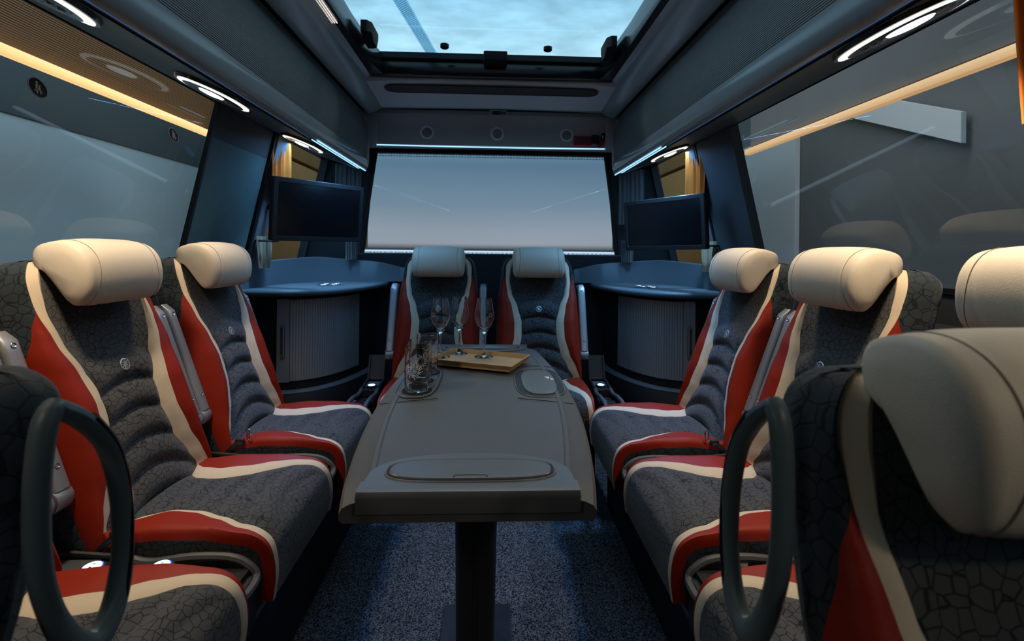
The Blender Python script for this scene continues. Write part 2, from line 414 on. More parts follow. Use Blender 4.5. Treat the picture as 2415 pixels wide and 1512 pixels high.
obj('side_seal', MB().tube([(-.90, YR, 1.08), (-.865, YR, 1.4), (-.80, YR, 1.86)], .014, 8).tube([(.90, YR, 1.08), (.865, YR, 1.4), (.80, YR, 1.86)], .014, 8), 'rubber_black', wr)
sill = MB().box((0, YR+.05, 1.182), (1.8, .05, .022))
struct('trim_10', sill, mat('glowing_ledge', (.75, .82, .9), rough=.5, emit=(.7, .85, 1), estr=.9), label='bright glowing ledge under the rear window')  # white ledge with its brightness put in as emission

# roof skin and ceiling
rf = MB().box((0, -.5, 2.26), (2.7, 1.45, .03))
rf.box((0, 3.03, 2.24), (2.7, .80, .03))
for s in (-1, 1): rf.box((s*1.02, 1.42, 2.26), (.68, 2.5, .03))
for s in (-1, 1):
    rf.grid([[(s*1.36, YF, 2.27), (s*1.36, YR, 2.27)], [(s*(wallx(ZT)+.03), YF, ZT), (s*(wallx(ZT)+.03), YR, ZT)]])
struct('ceiling', rf, 'wall_dark', smooth=False)
struct('trim_11', MB().box((0, -.3, 2.14), (1.4, 1.78, .04)), 'ceiling_trim')
# rear ceiling panel with recessed slot
def rear_panel():
    m = MB(); prof = [(2.70, 2.150), (2.705, 2.128), (2.80, 2.122), (2.95, 2.116), (3.10, 2.108), (3.17, 2.112), (3.19, 2.13)]
    return m.grid([[(x, y, z-.010*(x/.73)**2) for x in [(-.725+1.45*k/24) for k in range(25)]] for y, z in prof])
p = struct('trim_12', rear_panel(), 'ceiling_trim')
def slot():
    m = MB(); ring = rrect(.61, .062, .060, 8); rows = []
    for sc, dz in ((1.03, -.0005), (1.0, -.004), (.985, .0)):
        rows.append([(x*(1+(sc-1)*.1), 2.80+y*sc, 2.1195-.010*(x/.73)**2+dz) for x, y in ring])
    m.grid(rows, close_u=True); m.add(rows[-1], [tuple(range(len(ring)))])
    return m
struct('slot_cover', slot(), 'ceiling_slot', p)
def header():
    m = MB(); prof = [(3.165, 2.105), (3.15, 2.075), (3.158, 2.06), (3.19, 2.03), (3.20, 1.99), (3.20, 1.90), (3.195, 1.885), (3.205, 1.872), (3.24, 1.868)]
    return m.grid([[(x, y+.02*(1-(x/.76)**2), z-.006*(x/.76)**2) for x in [(-.77+1.54*k/24) for k in range(25)]] for y, z in prof])
hd = struct('trim_13', header(), 'header_trim')
struct('edge_highlight', MB().tube([(-.76+1.52*k/24, 3.196+.02*(1-((-.76+1.52*k/24)/.76)**2), 1.875) for k in range(25)], .0035, 6), 'led_and_highlight', hd, label='thin blue-white highlight along the lower edge, made as a glowing line')  # highlight on the header edge, put in as an emissive tube
for s in (-1, 1):
    m = MB().loft([[(s*(.765+dx), 3.19+dy, z) for dx, dy in ((-.02, -.02), (.02, -.035), (.06, -.03), (.06, .04), (-.02, .04))] for z in (1.86, 1.95, 2.12)])
    struct('trim_14' if s < 0 else 'trim_15', m, 'header_trim')
# round speakers
for i, (x, lb) in enumerate(((-.425, 'left'), (.035, 'middle'), (.495, 'right'))):
    t = thing('speaker', 'round grille speaker in the rear header, %s one of three' % lb, 'speaker', (x, 3.215, 1.965), 0, 'round speakers in the rear header')
    yy = .0
    obj('ring', MB().lathe([(.044, .004), (.044, -.004), (.040, -.008), (.034, -.007), (.032, 0)], axis='Y', n=40), 'speaker_ring', t)
    g = MB().lathe([(.031, .0), (.030, -.004), (.001, -.006)], axis='Y', n=32)
    for a in range(3):
        for k in range(1+a*6):
            an = 2*PI*k/max(1, a*6); g.lathe([(.0035, -.0075), (.0028, -.0082), (.0005, -.0083)], (a*.0095*math.cos(an), 0, a*.0095*math.sin(an)), 6, 'Y')
    obj('grille', g, 'speaker_mesh', t)
# display plate
t = thing('display_plate', 'small framed display plate above the middle speaker', 'display', (.038, 3.160, 2.088), 0)
t.rotation_euler = (R(38), 0, 0)
obj('frame', MB().prism([(-.055, -.016), (.055, -.016), (.055, .016), (-.055, .016)], 'Y', 0, .004), 'speaker_ring', t)
obj('face', MB().prism([(-.052, -.013), (.052, -.013), (.052, .013), (-.052, .013)], 'Y', -.002, .003), 'gloss_black', t)
def seg_digits():
    m = MB()
    for c, (ox, oz) in (('5', (-.0, -.005)), ('2', (0, .005))):
        segs = {'5': [(0, 3, 4, 0), (0, 0, 0, 3), (0, 0, 2, 0)], '2': []}
    # two digits turned on their side, then bars
    def stroke(x0, z0, x1, z1, w=.0012):
        m.box(((x0+x1)/2, -.0025, (z0+z1)/2), (abs(x1-x0)+w, .001, abs(z1-z0)+w))
    for oz, pts in ((-.010, [(0, 0, 0, .008), (0, .008, .005, .008), (.005, .008, .005, 0), (.005, 0, .010, 0), (.010, 0, .010, .008)]),
                    (.002, [(0, .008, 0, 0), (0, 0, .005, 0), (.005, 0, .005, .008), (.005, .008, .010, .008), (.010, .008, .010, 0)])):
        for x0, z0, x1, z1 in pts: stroke(-.047+x0, oz+z0, -.047+x1, oz+z1)
    stroke(.014, -.010, .014, .010); stroke(.024, -.010, .044, -.010); stroke(.024, .010, .044, .010); stroke(.024, -.010, .024, .010); stroke(.044, -.010, .044, .010); stroke(.034, -.01, .034, .01)
    return m
obj('digits', seg_digits(), 'speaker_ring', t)

# emergency hammer on red bracket
t = thing('emergency_hammer', 'red emergency hammer in its bracket at the right of the rear header', 'hammer', (.640, 3.198, 1.925), 0); t.scale = (.92, .92, .92)
obj('bracket', MB().box((-.045, 0, 0), (.13, .014, .07), b=.006), 'red_bracket', t)
obj('label_plate', MB().box((-.045, -.009, .006), (.105, .003, .028)), 'ceiling_slot', t, False)
def lettering():
    m = MB()
    for k in range(9): m.box((-.092+k*.0118, -.0115, .006), (.0022, .001, .016)); m.box((-.088+k*.0118, -.0115, .006+(k % 3-1)*.006), (.005, .001, .0025))
    return m
obj('clip', MB().box((.045, -.004, .012), (.058, .02, .062), b=.008), 'matte_black', t)
obj('hammer_handle', MB().tube([(.060, -.012, -.045), (.088, -.014, -.02), (.098, -.014, .012)], lambda q: .014-.002*q, 12), 'red_bracket', t)
obj('hammer_head', MB().tube([(.104, -.012, .045), (.094, -.014, .008)], .017, 12).box((.102, -.012, .045), (.03, .03, .022), b=.008), 'matte_black', t)
obj('hammer_tip', MB().box((.094, -.03, .022), (.010, .006, .026), b=.002), 'steel', t)
obj('screw', MB().lathe([(.005, -.012), (.003, -.014), (.0005, -.014)], (.035, 0, -.024), 12, 'Y'), 'steel', t)

# skylight: black frame, glass, fittings
sk = thing('skylight', 'wide glass roof hatch with black frame over the table', 'skylight'); sk['kind'] = 'structure'; del sk['category']
def sk_frame():
    m = MB()
    m.box((0, 2.70, 2.195), (1.40, .09, .11), b=.012)
    m.box((0, .62, 2.165), (1.40, .12, .05), b=.012)
    for s in (-1, 1):
        rows = []
        for y in (.6, 1.0, 1.6, 2.2, 2.5, 2.64, 2.70):
            xi = .585 + (.045 if y < 2.2 else .045-.02*(y-2.2)/.5) - (0 if y < 2.5 else .03*(y-2.5)/.2)
            rows.append([(s*xi, y, 2.25), (s*(xi-.01), y, 2.19), (s*xi, y, 2.145), (s*.71, y, 2.14), (s*.71, y, 2.25)])
        m.loft(rows)
    return m
obj('frame', sk_frame(), 'gloss_black', sk, True, 30)
obj('pane', MB().box((0, 1.66, 2.262), (1.36, 2.2, .006)), 'roof_glass', sk, False)
for x in (-.247, .285):
    obj('fixing_disc', MB().lathe([(.022, 2.252), (.022, 2.236), (.017, 2.232), (.0005, 2.232)], (x, 2.515, 0), 28), 'matte_black', sk)
obj('latch', MB().box((.015, 2.61, 2.222), (.125, .10, .05), b=.006), 'matte_black', sk)
for s, yk in ((-1, 2.33), (1, 2.42)):
    m = MB().loft([[(s*(.60-.0-.045*q), yk+a, z) for a, z in ((-.09*w, 2.24), (-.09*w, 2.20-.01*w), (-.04*w, 2.165), (.05*w, 2.165), (.09*w, 2.21), (.09*w, 2.24))] for q, w in ((0, 1), (.6, 1), (1, .7))])
    obj('hinge_cover', m, 'matte_black', sk)
def dots():
    m = MB()
    for i in range(30):
        for j in range(3): m.box((-.668+.010*j, 1.74+i*.011, 2.139), (.0045, .0055, .003))
    return m
obj('reflection_dots', dots(), 'reflection_glow', sk, False)  # glowing dots stand in for a lamp reflected in the black frame
# strap lying over the glass outside
def ribbon(x0, x1, w, z, y0=1.2, y1=2.9, dx=0.0):
    m = MB(); rows = []
    for k in range(20):
        t = k/19; y = y0+(y1-y0)*t; x = x0+(x1-x0)*t
        rows.append([(x-w+dx, y, z), (x+w+dx, y, z)])
    return m.grid(rows)
t = thing('webbing_strap', 'blue woven webbing strap crossing over the skylight glass', 'strap')
obj('band', ribbon(-.52, -.32, .032, 2.29), 'strap', t)
def weave():
    m = MB()
    for k in range(110):
        t = k/109; y = 1.2+1.7*t; x = -.52+.2*t
        for q in range(6):
            xx = x-.022+.0088*q; m.box((xx, y+(.004 if q % 2 else -.004), 2.288), (.005, .008, .002), rz=.7)
    return m
obj('weave', weave(), 'strap_light', t, False)

# ---------------------------------------------------------------- luggage racks with lamps
def rack(s, sd):
    t = thing('luggage_rack', 'long grey overhead luggage rack along the %s side' % sd, 'luggage rack', group=None)
    YE = 3.15
    def sweep(prof, y0=YF, y1=YE, n=14):
        m = MB()
        return m.grid([[(s*x, y0+(y1-y0)*k/n, z) for x, z in prof] for k in range(n+1)])
    duct = [(.655, 2.150), (.664, 2.140), (.680, 2.134), (.690, 2.120), (.700, 2.100), (.716, 2.083), (.738, 2.069), (.762, 2.060), (.782, 2.056), (.791, 2.059), (.795, 2.067)]
    obj('air_duct', sweep([(x, z) for x, z in duct], YF, 3.12), 'duct_gloss', t)
    obj('duct_end', MB().add([(s*x, 3.12, z) for x, z in duct]+[(s*.76, 3.12, 2.15)], [tuple(range(len(duct)+1))]), 'duct_gloss', t)
    obj('shadow_gap', sweep([(.792, 2.066), (.82, 2.078), (.82, 2.05)]), 'matte_black', t)
    obj('ribbed_panel', sweep([(.812, 2.060), (.814, 2.045), (.810, 2.03), (.794, 1.96), (.787, 1.88), (.793, 1.81), (.800, 1.785)]), 'rack_ribbed', t)
    obj('lower_panel', sweep([(.800, 1.785), (.794, 1.778), (.790, 1.755), (.790, 1.73), (.796, 1.708), (.806, 1.700), (.818, 1.697)]), 'rack_gloss', t)
    obj('channel', sweep([(.818, 1.697), (.824, 1.710), (.850, 1.716), (.872, 1.720)]), 'matte_black', t)
    obj('soffit', sweep([(.872, 1.716), (.878, 1.722), (1.0, 1.760), (1.08, 1.785), (1.14, 1.802), (1.15, 1.82)]), 'under_rack', t)
    # end cap, rounded
    ring = [(.812, 2.055), (.787, 1.88), (.790, 1.745), (.806, 1.700), (.88, 1.716), (1.0, 1.760), (1.13, 1.80), (1.13, 2.1), (.9, 2.1)]
    cx, cz = .95, 1.9
    rows = []
    for q, y in ((1.0, YE-.02), (1.012, YE), (1.0, YE+.025), (.93, YE+.04)):
        rows.append([(s*(cx+(x-cx)*q), y, cz+(z-cz)*q) for x, z in ring])
    obj('end_cap', MB().loft(rows), 'header_trim', t, True, 30)
    # blue-white light strips on the lip
    segs = [(2.33, 2.72), (2.73, 3.14)]
    for a, b in segs:
        obj('led_strip', MB().box((s*.838, (a+b)/2, 1.711), (.020, b-a-.006, .006), b=.002), 'led_and_highlight', t)
    obj('led_strip', MB().box((s*.838, .75, 1.712), (.016, 3.1, .004)), 'led_dim', t)
    obj('bright_edge', MB().box((s*.8045, 2.72, 1.6965), (.006, .86, .003)), 'led_and_highlight', t)
    return t
def lamp(s, y, label, lit=True, power=1.0):
    t = thing('reading_lamp', label, 'lamp', (s*.985, y, 1.752), 0, 'reading lamps under the luggage racks')
    t.rotation_euler = (0, -s*R(17.5), 0)
    def almond(a, b, n=40, sh=0):
        out = []
        for k in range(n):
            th = 2*PI*k/n; c, q = math.cos(th), math.sin(th)
            out.append((b*q*abs(q)**.25*(1-.15*c)+sh*c, a*(abs(c)**.85)*(1 if c >= 0 else -1)))
        return out
    def ring(o1, o2, z1, z2):
        m = MB(); n = len(o1)
        m.grid([[(x, yy, z1+.006) for x, yy in o1], [(x, yy, z1) for x, yy in o1], [(x, yy, z2) for x, yy in o2], [(x, yy, z2+.006) for x, yy in o2]], close_u=True)
        return m
    body = almond(.200, .094)
    obj('housing', MB().loft([[(x, yy, 0.002) for x, yy in body], [(x*.98, yy*.98, -.008) for x, yy in body]]), 'lamp_body', t)
    o1 = almond(.185, .082); o2 = [(x*.70+.004*s*-1, yy*.72-.012) for x, yy in o1]
    o3 = [(x*.80, yy*.88-.006) for x, yy in o1]
    obj('light_ring', ring(o1, o3, -.010, -.013), 'lamp_white' if lit else 'lamp_clear', t)
    obj('inner_ring', ring([(x*.99, yy*.99) for x, yy in o3], o2, -.0135, -.009), 'lamp_clear', t)
    m = MB().loft([[(x*.96, yy*.96, -.009) for x, yy in o2], [(x*.9, yy*.9, -.0115) for x, yy in o2]])
    obj('inner_plate', m, 'gloss_black', t)
    ln = ell(.030, .062, 24)
    obj('lens', MB().loft([[(x, yy-.035, -.0112) for x, yy in ln], [(x*.9, yy*.9-.035, -.0155) for x, yy in ln], [(x*.5, yy*.5-.035, -.018) for x, yy in ln]]), 'lamp_lens', t)
    for k in range(3):
        obj('button', MB().lathe([(.009, -.011), (.008, -.015), (.0005, -.0155)], (0, .045+.028*k, 0), 14), 'lamp_clear', t)
    return t
for s, sd in ((-1, 'left'), (1, 'right')): rack(s, sd)
lamp(-1, 1.06, 'lit white reading lamp above the left window, nearest the camera')
lamp(-1, 1.80, 'lit white reading lamp above the seatbelt sticker in the middle of the left rack')
lamp(-1, 2.62, 'lit reading lamp above the left monitor and orange curtain')
lamp(1, 1.15, 'large lit reading lamp at the top right above the side window')
lamp(1, 2.70, 'lit reading lamp above the right monitor')

# ---------------------------------------------------------------- seat
Y0 = lambda z: (z-.5)*.285
ZB = [.455+.0*i for i in range(1)]
CW1 = [(.44, .205), (.50, .19), (.56, .155), (.63, .118), (.72, .098), (.80, .098), (.88, .120), (.95, .150), (1.02, .162), (1.10, .162), (1.16, .150)]
CW2 = [(.44, .228), (.50, .222), (.56, .200), (.63, .165), (.72, .140), (.80, .138), (.88, .152), (.95, .176), (1.02, .186), (1.10, .186), (1.16, .170)]
CWW = [(.44, .230), (.55, .234), (.75, .234), (.92, .226), (1.02, .214), (1.08, .206), (1.12, .198), (1.16, .188)]
CP = [(.44, .02), (.55, .035), (.68, .045), (.80, .040), (.90, .024), (.98, .005), (1.05, -.020), (1.12, -.034), (1.16, -.036)]
def pads(f, lo, hi, step, A):
    if f < lo or f > hi: return 0
    t = ((f-lo) % step)/step
    return A*(1-abs(2*t-1)**2.4)
def back_rows():
    zs = [.44+.72*i/110 for i in range(111)]
    rows = []
    for z in zs:
        c1, c2, w, p = lerp(CW1, z), lerp(CW2, z), lerp(CWW, z), lerp(CP, z)
        y0 = Y0(z); E = lerp([(.44, .004), (.55, .014), (.70, .026), (.90, .040), (1.05, .050), (1.16, .040)], z); T = lerp([(.5, .070), (.88, .080), (1.02, .100), (1.16, .115)], z)
        topt = max(0, (z-1.10)/.06); rnd = 1-math.sqrt(max(0, 1-min(1, topt)**2)) if topt > 0 else 0
        fy = .035*rnd; w -= .045*rnd; c1 = min(c1, w-.05); c2 = min(c2, w-.015)
        pts = []
        for k in range(20):          # centre panel
            x = c1*k/19
            f = z+2.2*x*x
            d = pads(f, .50, .905, .081, .020)-(.010*min(1, max(0, (f-.905)/.012)) if f > .905 else 0)
            edge = 1-(k/19)**6
            pts.append((x, y0-.25*p*(k/19)**3-d*(.25+.75*edge)+fy, z))
        for k in range(1, 5):         # stripe
            u = k/4; pts.append((c1+(c2-c1)*u, y0-p*(.25+.42*u)-.003*math.sin(u*PI)-.0035+fy, z))
        for k in range(1, 9):         # red side bolster, rolling round the edge
            u = k/8; a = u*PI/2
            x = c2+(w-c2)*math.sin(a)**.9; y = y0-p*.67-.0035-(abs(p)*.33+.004)*math.sin(min(1, u*1.5)*PI)+(E+p*.67)*u**2.0
            pts.append((x, y+fy*(1-.5*u), z))
        # the red runs out in a point near the shoulder: slide its outer boundary inward
        g = lerp([(.44, 1), (.90, 1), (1.00, .55), (1.06, .0), (1.16, 0)], z)
        seg = pts[23:32]
        def along(q):
            q = min(7.9999, q*8); k = int(q); a_, b_ = seg[k], seg[k+1]; return tuple(a_[i]+(b_[i]-a_[i])*(q-k) for i in range(3))
        red = [along(g*k/8) for k in range(1, 9)]; dk = [along(g+(1-g)*k/5) for k in range(1, 6)]
        pts = pts[:24]+red+dk
        ye = pts[-1][1]; yb = y0+T-.045*rnd
        for k in range(1, 7):
            u = k/6; pts.append((w+.004*math.sin(u*PI), ye+(yb-.03-ye)*u, z))
        for k in range(1, 7):
            u = k/6; a = u*PI/2; pts.append((w-.03+.03*math.cos(a), yb-.03+.03*math.sin(a), z))
        for k in range(1, 6): pts.append(((w-.03)*(1-k/5), yb, z))
        rows.append(pts)
    return rows
BR = back_rows(); NC = 20; NS = 24; NR_ = 32
def sub(rows, a, b, s, i0=0, i1=None):
    return [[(s*x, y, z) for x, y, z in r[a:b]] for r in rows[i0:i1]]
def red_split(z): return 1
def m_back_centre():
    m = MB()
    rows = [[(-x, y, z) for x, y, z in r[NC-1:0:-1]]+list(r[:NC]) for r in BR]
    m.grid(rows)
    m.add([(x, y+.001, z) for x, y, z in rows[-1]]+[(x, Y0(1.16)+.04, 1.165) for x, y, z in rows[-1]], [(k, k+1, k+1+len(rows[-1]), k+len(rows[-1])) for k in range(len(rows[-1])-1)])
    return m
def m_back_shell():
    m = MB(); a = NR_-1
    rows = [[(-x, y, z) for x, y, z in r[a:]]+[(x, y, z) for x, y, z in r[a:][::-1]] for r in BR]
    m.grid(rows)
    m.add(rows[-1], [tuple(range(len(rows[-1])))]); m.add(rows[0], [tuple(range(len(rows[0])))])
    # dark fabric on the upper outer edge, where the red bolster has run out
    return m
def m_stripe(s): return lambda: MB().grid(sub(BR, NC-1, NS, s, 5, None))
def m_bolster(s): return lambda: MB().grid(sub(BR, NS-1, NR_, s, 0, 97))
def m_stripe_low(s): return lambda: MB().grid(sub(BR, NC-1, NS, s, 0, 6))
# cushion
UP = [(.06, .455), (.03, .480), (-.05, .492), (-.15, .496), (-.25, .502), (-.33, .506), (-.375, .500), (-.405, .480), (-.420, .445), (-.424, .40), (-.418, .345)]
def cush_path(n=70):
    P = crom([(0, y, z) for y, z in UP], 8); out = []
    L = [0]
    for a, b in zip(P, P[1:]): L.append(L[-1]+(b-a).length)
    for i in range(n):
        t = L[-1]*i/(n-1)
        for k in range(len(P)-1):
            if L[k+1] >= t-1e-9:
                u = (t-L[k])/max(1e-9, L[k+1]-L[k]); q = P[k].lerp(P[k+1], u); out.append((q.y, q.z, t/L[-1], t)); break
    return out
CP_ = cush_path(90)
CC1 = [(0, .175), (.10, .160), (.20, .105), (.30, .088), (.42, .100), (.54, .135), (.64, .168), (.74, .180), (.85, .188), (1, .192)]
CC2 = [(0, .212), (.10, .200), (.20, .148), (.30, .124), (.42, .136), (.54, .168), (.64, .195), (.74, .205), (.85, .211), (1, .214)]
CBW = .222
CBH = [(0, .0), (.15, .020), (.35, .030), (.52, .022), (.66, .006), (.8, 0), (1, 0)]
def cush_rows():
    rows = []
    for i, (y, z, t, L_) in enumerate(CP_):
        c1, c2, h = lerp(CC1, t), lerp(CC2, t), lerp(CBH, t)
        # outward normal of the path
        a = CP_[max(0, i-1)]; b = CP_[min(len(CP_)-1, i+1)]; ty, tz = b[0]-a[0], b[1]-a[1]; l = math.hypot(ty, tz); ny, nz = tz/l, -ty/l
        w = CBW-.006*max(0, (t-.6)/.4)
        pts = []
        for k in range(18):
            x = c1*k/17; f = L_-1.3*x*x
            d = pads(f, .06, .44, .0765, .015)*(1-(k/17)**6)
            hh = h*.25*(k/17)**3
            pts.append((x, y+ny*(d+hh), z+nz*(d+hh)))
        for k in range(1, 5):
            u = k/4; hh = h*(.25+.5*u)+.0025
            pts.append((c1+(c2-c1)*u, y+ny*hh, z+nz*hh))
        for k in range(1, 9):
            u = k/8; hh = h*(.75+.25*math.sin(min(1, 1.5*u)*PI/2))+.0025-(0 if u < .55 else .028*((u-.55)/.45)**2)
            x = c2+(w-c2)*math.sin(u*PI/2)
            pts.append((x, y+ny*hh, z+nz*hh))
        rows.append((pts, (ny, nz), w))
    return rows
CR = cush_rows()
def m_cush_top():
    rows = [[(-x, y, z) for x, y, z in r[0][17:0:-1]]+list(r[0][:18]) for r in CR]
    return MB().grid(rows)
def m_cstripe(s): return lambda: MB().grid([[(s*x, y, z) for x, y, z in r[0][17:22]] for r in CR])
def m_cbolster(s): return lambda: MB().grid([[(s*x, y, z) for x, y, z in r[0][21:30]] for r in CR])
def m_cside():
    m = MB()
    for s in (-1, 1):
        rows = []
        for i, (pts, n_, w) in enumerate(CR):
            x, y, z = pts[29-0] if len(pts) > 29 else pts[-1]
            col = []
            for k in range(6):
                u = k/5; zz = z+(.335-z)*u if z > .335 else z
                yy = y+(0 if y > -.39 else (y+.39)*-.8*u)
                col.append((s*(x+.004*math.sin(u*PI)-.006*u), yy, zz))
            rows.append(col)
        m.grid(rows)
    # back and bottom
    m.box((0, -.17, .342), (.425, .44, .02))
    m.add([(-.21, .06, .33), (.21, .06, .33), (.21, .06, .47), (-.21, .06, .47)], [(0, 1, 2, 3)])
    return m
HR = [(.335, 1.150), (.343, 1.178), (.325, 1.202), (.285, 1.214), (.235, 1.219), (.185, 1.214), (.140, 1.196), (.108, 1.165), (.094, 1.125), (.096, 1.083), (.115, 1.050), (.145, 1.034), (.175, 1.038), (.200, 1.055), (.228, 1.080), (.262, 1.110), (.298, 1.135), (.322, 1.142)]
def head_rows():
    base = crom([(0, y, z) for y, z in HR]+[(0, HR[0][0], HR[0][1])], 4)[:-1]
    cy, cz = .20, 1.125; rows = []
    X = 40
    for i in range(X+1):
        u = -1+2*i/X; x = .168*u
        au = abs(u); q = 1-.10*au**4
        if au > .9: q -= .34*((au-.9)/.1)**2
        row = []
        for p in base:
            # thin the pillow by pulling toward a mid skeleton
            g = 1.0
            sx = .085+.03*math.sin((p.z-1.03)*9)
            for seam, wd, dp in ((sx, .006, .022), (.140-.012*math.sin((p.z-1.05)*14), .0035, .018)):
                g -= dp*math.exp(-((abs(x)-seam)/wd)**2)
            yy = cy+(p.y-cy)*q*g; zz = cz+(p.z-cz)*q*g+.004*au**2*-1
            yy = yy+.006*au**3
            row.append((x*.88, .066+(yy-.094)*.63, 1.045+(zz-1.034)*.945))
        rows.append(row)
    return rows
def m_head():
    m = MB(); r = head_rows()
    m.loft(r, caps=True); return m
def m_stitch(sd_):
    m = MB(); base = crom([(0, y, z) for y, z in HR[2:13]], 6)
    for s in (sd_,):
        for k in range(0, len(base)-1):
            p = base[k]; q = base[k+1]
            for t in (.25, .75):
                c = p.lerp(q, t); xs = .1335-.012*math.sin((c.z-1.05)*14)
                au = xs/.168; g = (1-.10*au**4)*1.001
                yy = .20+(c.y-.20)*g+.006*au**3; zz = 1.125+(c.z-1.125)*g-.004*au**2
                d = (q-p).normalized()*.0022
                m.tube([(s*xs, yy-d.y, zz-d.z), (s*xs, yy+d.y, zz+d.z)], .0009, 5)
    m.v = [(x*.88, .066+(y-.094)*.63, 1.045+(z-1.034)*.945) for x, y, z in m.v]; return m
def m_emblem():
    m = MB(); r = .0175
    m.lathe([(r, .002), (r, -.002), (r*.84, -.003), (r*.82, -.001)], axis='Y', n=28)
    for k in range(5):
        a = PI*k/5
        m.tube([(-r*.85*math.cos(a), -.0015, -r*.85*math.sin(a)), (r*.85*math.cos(a), -.0015, r*.85*math.sin(a))], .0015, 5, up=(0, 1, 0))
    return m.xform(Matrix.Translation((0, Y0(.875)-.0195, .868)) @ Matrix.Rotation(R(-20), 4, 'X'))
def m_emblem_back():
    return MB().lathe([(.0165, .002), (.0165, -.0003), (.0005, -.0004)], axis='Y', n=24).xform(Matrix.Translation((0, Y0(.875)-.0190, .868)) @ Matrix.Rotation(R(-20), 4, 'X'))
ARM_X = .254
def arm_axis(t): # pivot to tip
    return Vector((0, .058+.128*t, .625+.375*t))
def m_arm(s):
    def f():
        m = MB(); rows = []
        d = (arm_axis(1)-arm_axis(0)).normalized(); n = Vector((0, -d.z, d.y))
        for i in range(15):
            t = i/14; w = .022; dp = .030-.006*t
            e = max(0, (t-.93)/.07); k = math.sqrt(max(.0, 1-e*e)) if e > 0 else 1; k = max(k, .25)
            c = arm_axis(.02+.98*t)
            ring = rrect(w*(.55+.45*k), dp*k, .012*k, 4)
            rows.append([tuple(c+Vector((s*ARM_X, 0, 0))+Vector((p[0], 0, 0))+n*p[1]) for p in ring])
        return m.loft(rows)
    return f
def m_arm_pad(s):
    def f():
        m = MB(); rows = []
        d = (arm_axis(1)-arm_axis(0)).normalized(); n = Vector((0, d.z, -d.y))
        for i in range(11):
            t = i/10; c = arm_axis(.30+.71*t)+n*.031
            k = min(1, .35+3*t, .35+3.2*(1-t))
            rows.append([tuple(c+Vector((s*ARM_X, 0, 0))+Vector((p[0], 0, 0))+n*p[1]) for p in rrect(.0215, .016*k, .008*k, 4)])
        return m.loft(rows)
    return f
def m_arm_screws(s, side, tt):
    def f():
        m = MB(); d = (arm_axis(1)-arm_axis(0)).normalized(); n = Vector((0, -d.z, d.y))
        c = arm_axis(tt)+n*(.0305-.006*tt)+Vector((s*ARM_X, 0, 0))
        rot = n.to_track_quat('Z', 'Y').to_matrix().to_4x4()
        m.lathe([(.0068, -.003), (.0068, .0008), (.0055, .0012), (.0035, -.0010), (.0005, -.0012)], n=16)
        return m.xform(Matrix.Translation(c) @ rot)
    return f
def m_pivot(s):
    def f():
        m = MB(); c = arm_axis(-.02)
        m.lathe([(.020, -.024), (.027, -.022), (.029, -.018), (.029, .018), (.027, .022), (.020, .024)], (s*ARM_X, c.y, c.z), 24, 'X')
        m.tube([(s*(ARM_X-.004), c.y, c.z), (s*(ARM_X-.06), c.y+.005, c.z-.004)], .018, 14)
        return m
    return f
def m_buckle(s):
    def f():
        m = MB()
        m.tube([(s*.226, .0, .46), (s*.228, -.03, .490), (s*.228, -.055, .512)], .007, 8, sx=.6)
        m.box((s*.228, -.066, .520), (.016, .030, .020), b=.004)
        return m
    return f
def m_tongue(s):
    def f():
        m = MB(); rr = rrect(.012, .017, .005, 3)
        pts = [(s*.228+x*.25, -.082+x*.4-.012, .545+y) for x, y in rr]
        return m.tube(pts, .0028, 6, closed=True)
    return f
def m_base():
    m = MB()
    m.loft([[(x*a, -.17+y*b, z) for x, y in rrect(.20, .20, .04, 4)] for a, b, z in ((.96, .95, .306), (.98, .98, .333))])
    return m
def m_base_tall():
    m = MB()
    m.loft([[(x*a, -.13+y*b, z) for x, y in rrect(.20, .20, .04, 4)] for a, b, z in ((.7, .8, .111), (.7, .8, .28), (.98, .98, .333))])
    return m
GLP = [(.160, 1.145), (.195, 1.120), (.232, 1.075), (.252, 1.01), (.256, .94), (.243, .885), (.215, .862), (.188, .882), (.160, .940), (.146, 1.00), (.144, 1.07), (.150, 1.125)]
def m_grab(s):
    def f():
        m = MB(); X = s*.245
        P = crom([(0, y+.04, z-.015) for y, z in GLP]+[(0, GLP[0][0]+.04, GLP[0][1]-.015)], 6)[:-1]
        P = [(X, p.y, p.z) for p in P]
        n = len(P); ring_n = 10; rows = []
        for i, p in enumerate(P):
            a = Vector(P[(i-1) % n]); b = Vector(P[(i+1) % n]); t = (b-a).normalized(); nx = Vector((1, 0, 0)); ny = t.cross(nx).normalized()
            low = max(0, min(1, (.93-p[2])/.07))
            rows.append([tuple(Vector(p)+nx*math.cos(2*PI*k/ring_n)*.012+ny*math.sin(2*PI*k/ring_n)*(.0095+.006*low)) for k in range(ring_n)])
        m.grid(rows, close_u=True, close_v=True)
        return m
    return f
def m_grab_grip(s):
    def f():
        P = crom([(0, .201, 1.120), (0, .233, 1.077), (0, .252, 1.02), (0, .257, .95), (0, .248, .893)], 6); rows = []
        for i, p in enumerate(P):
            a = P[max(0, i-1)]; b = P[min(len(P)-1, i+1)]; t = (b-a).normalized(); nx = Vector((1, 0, 0)); ny = t.cross(nx)
            rows.append([tuple(Vector((s*.245, p.y+.04, p.z-.015))+nx*math.cos(2*PI*k/10)*.0128+ny*math.sin(2*PI*k/10)*.0075) for k in range(10)])
        return MB().loft(rows)
    return f
def m_grab_mount(s):
    def f():
        return MB().tube([(s*.243, .245, .857), (s*.228, .205, .838), (s*.20, .16, .83)], .013, 10)
    return f

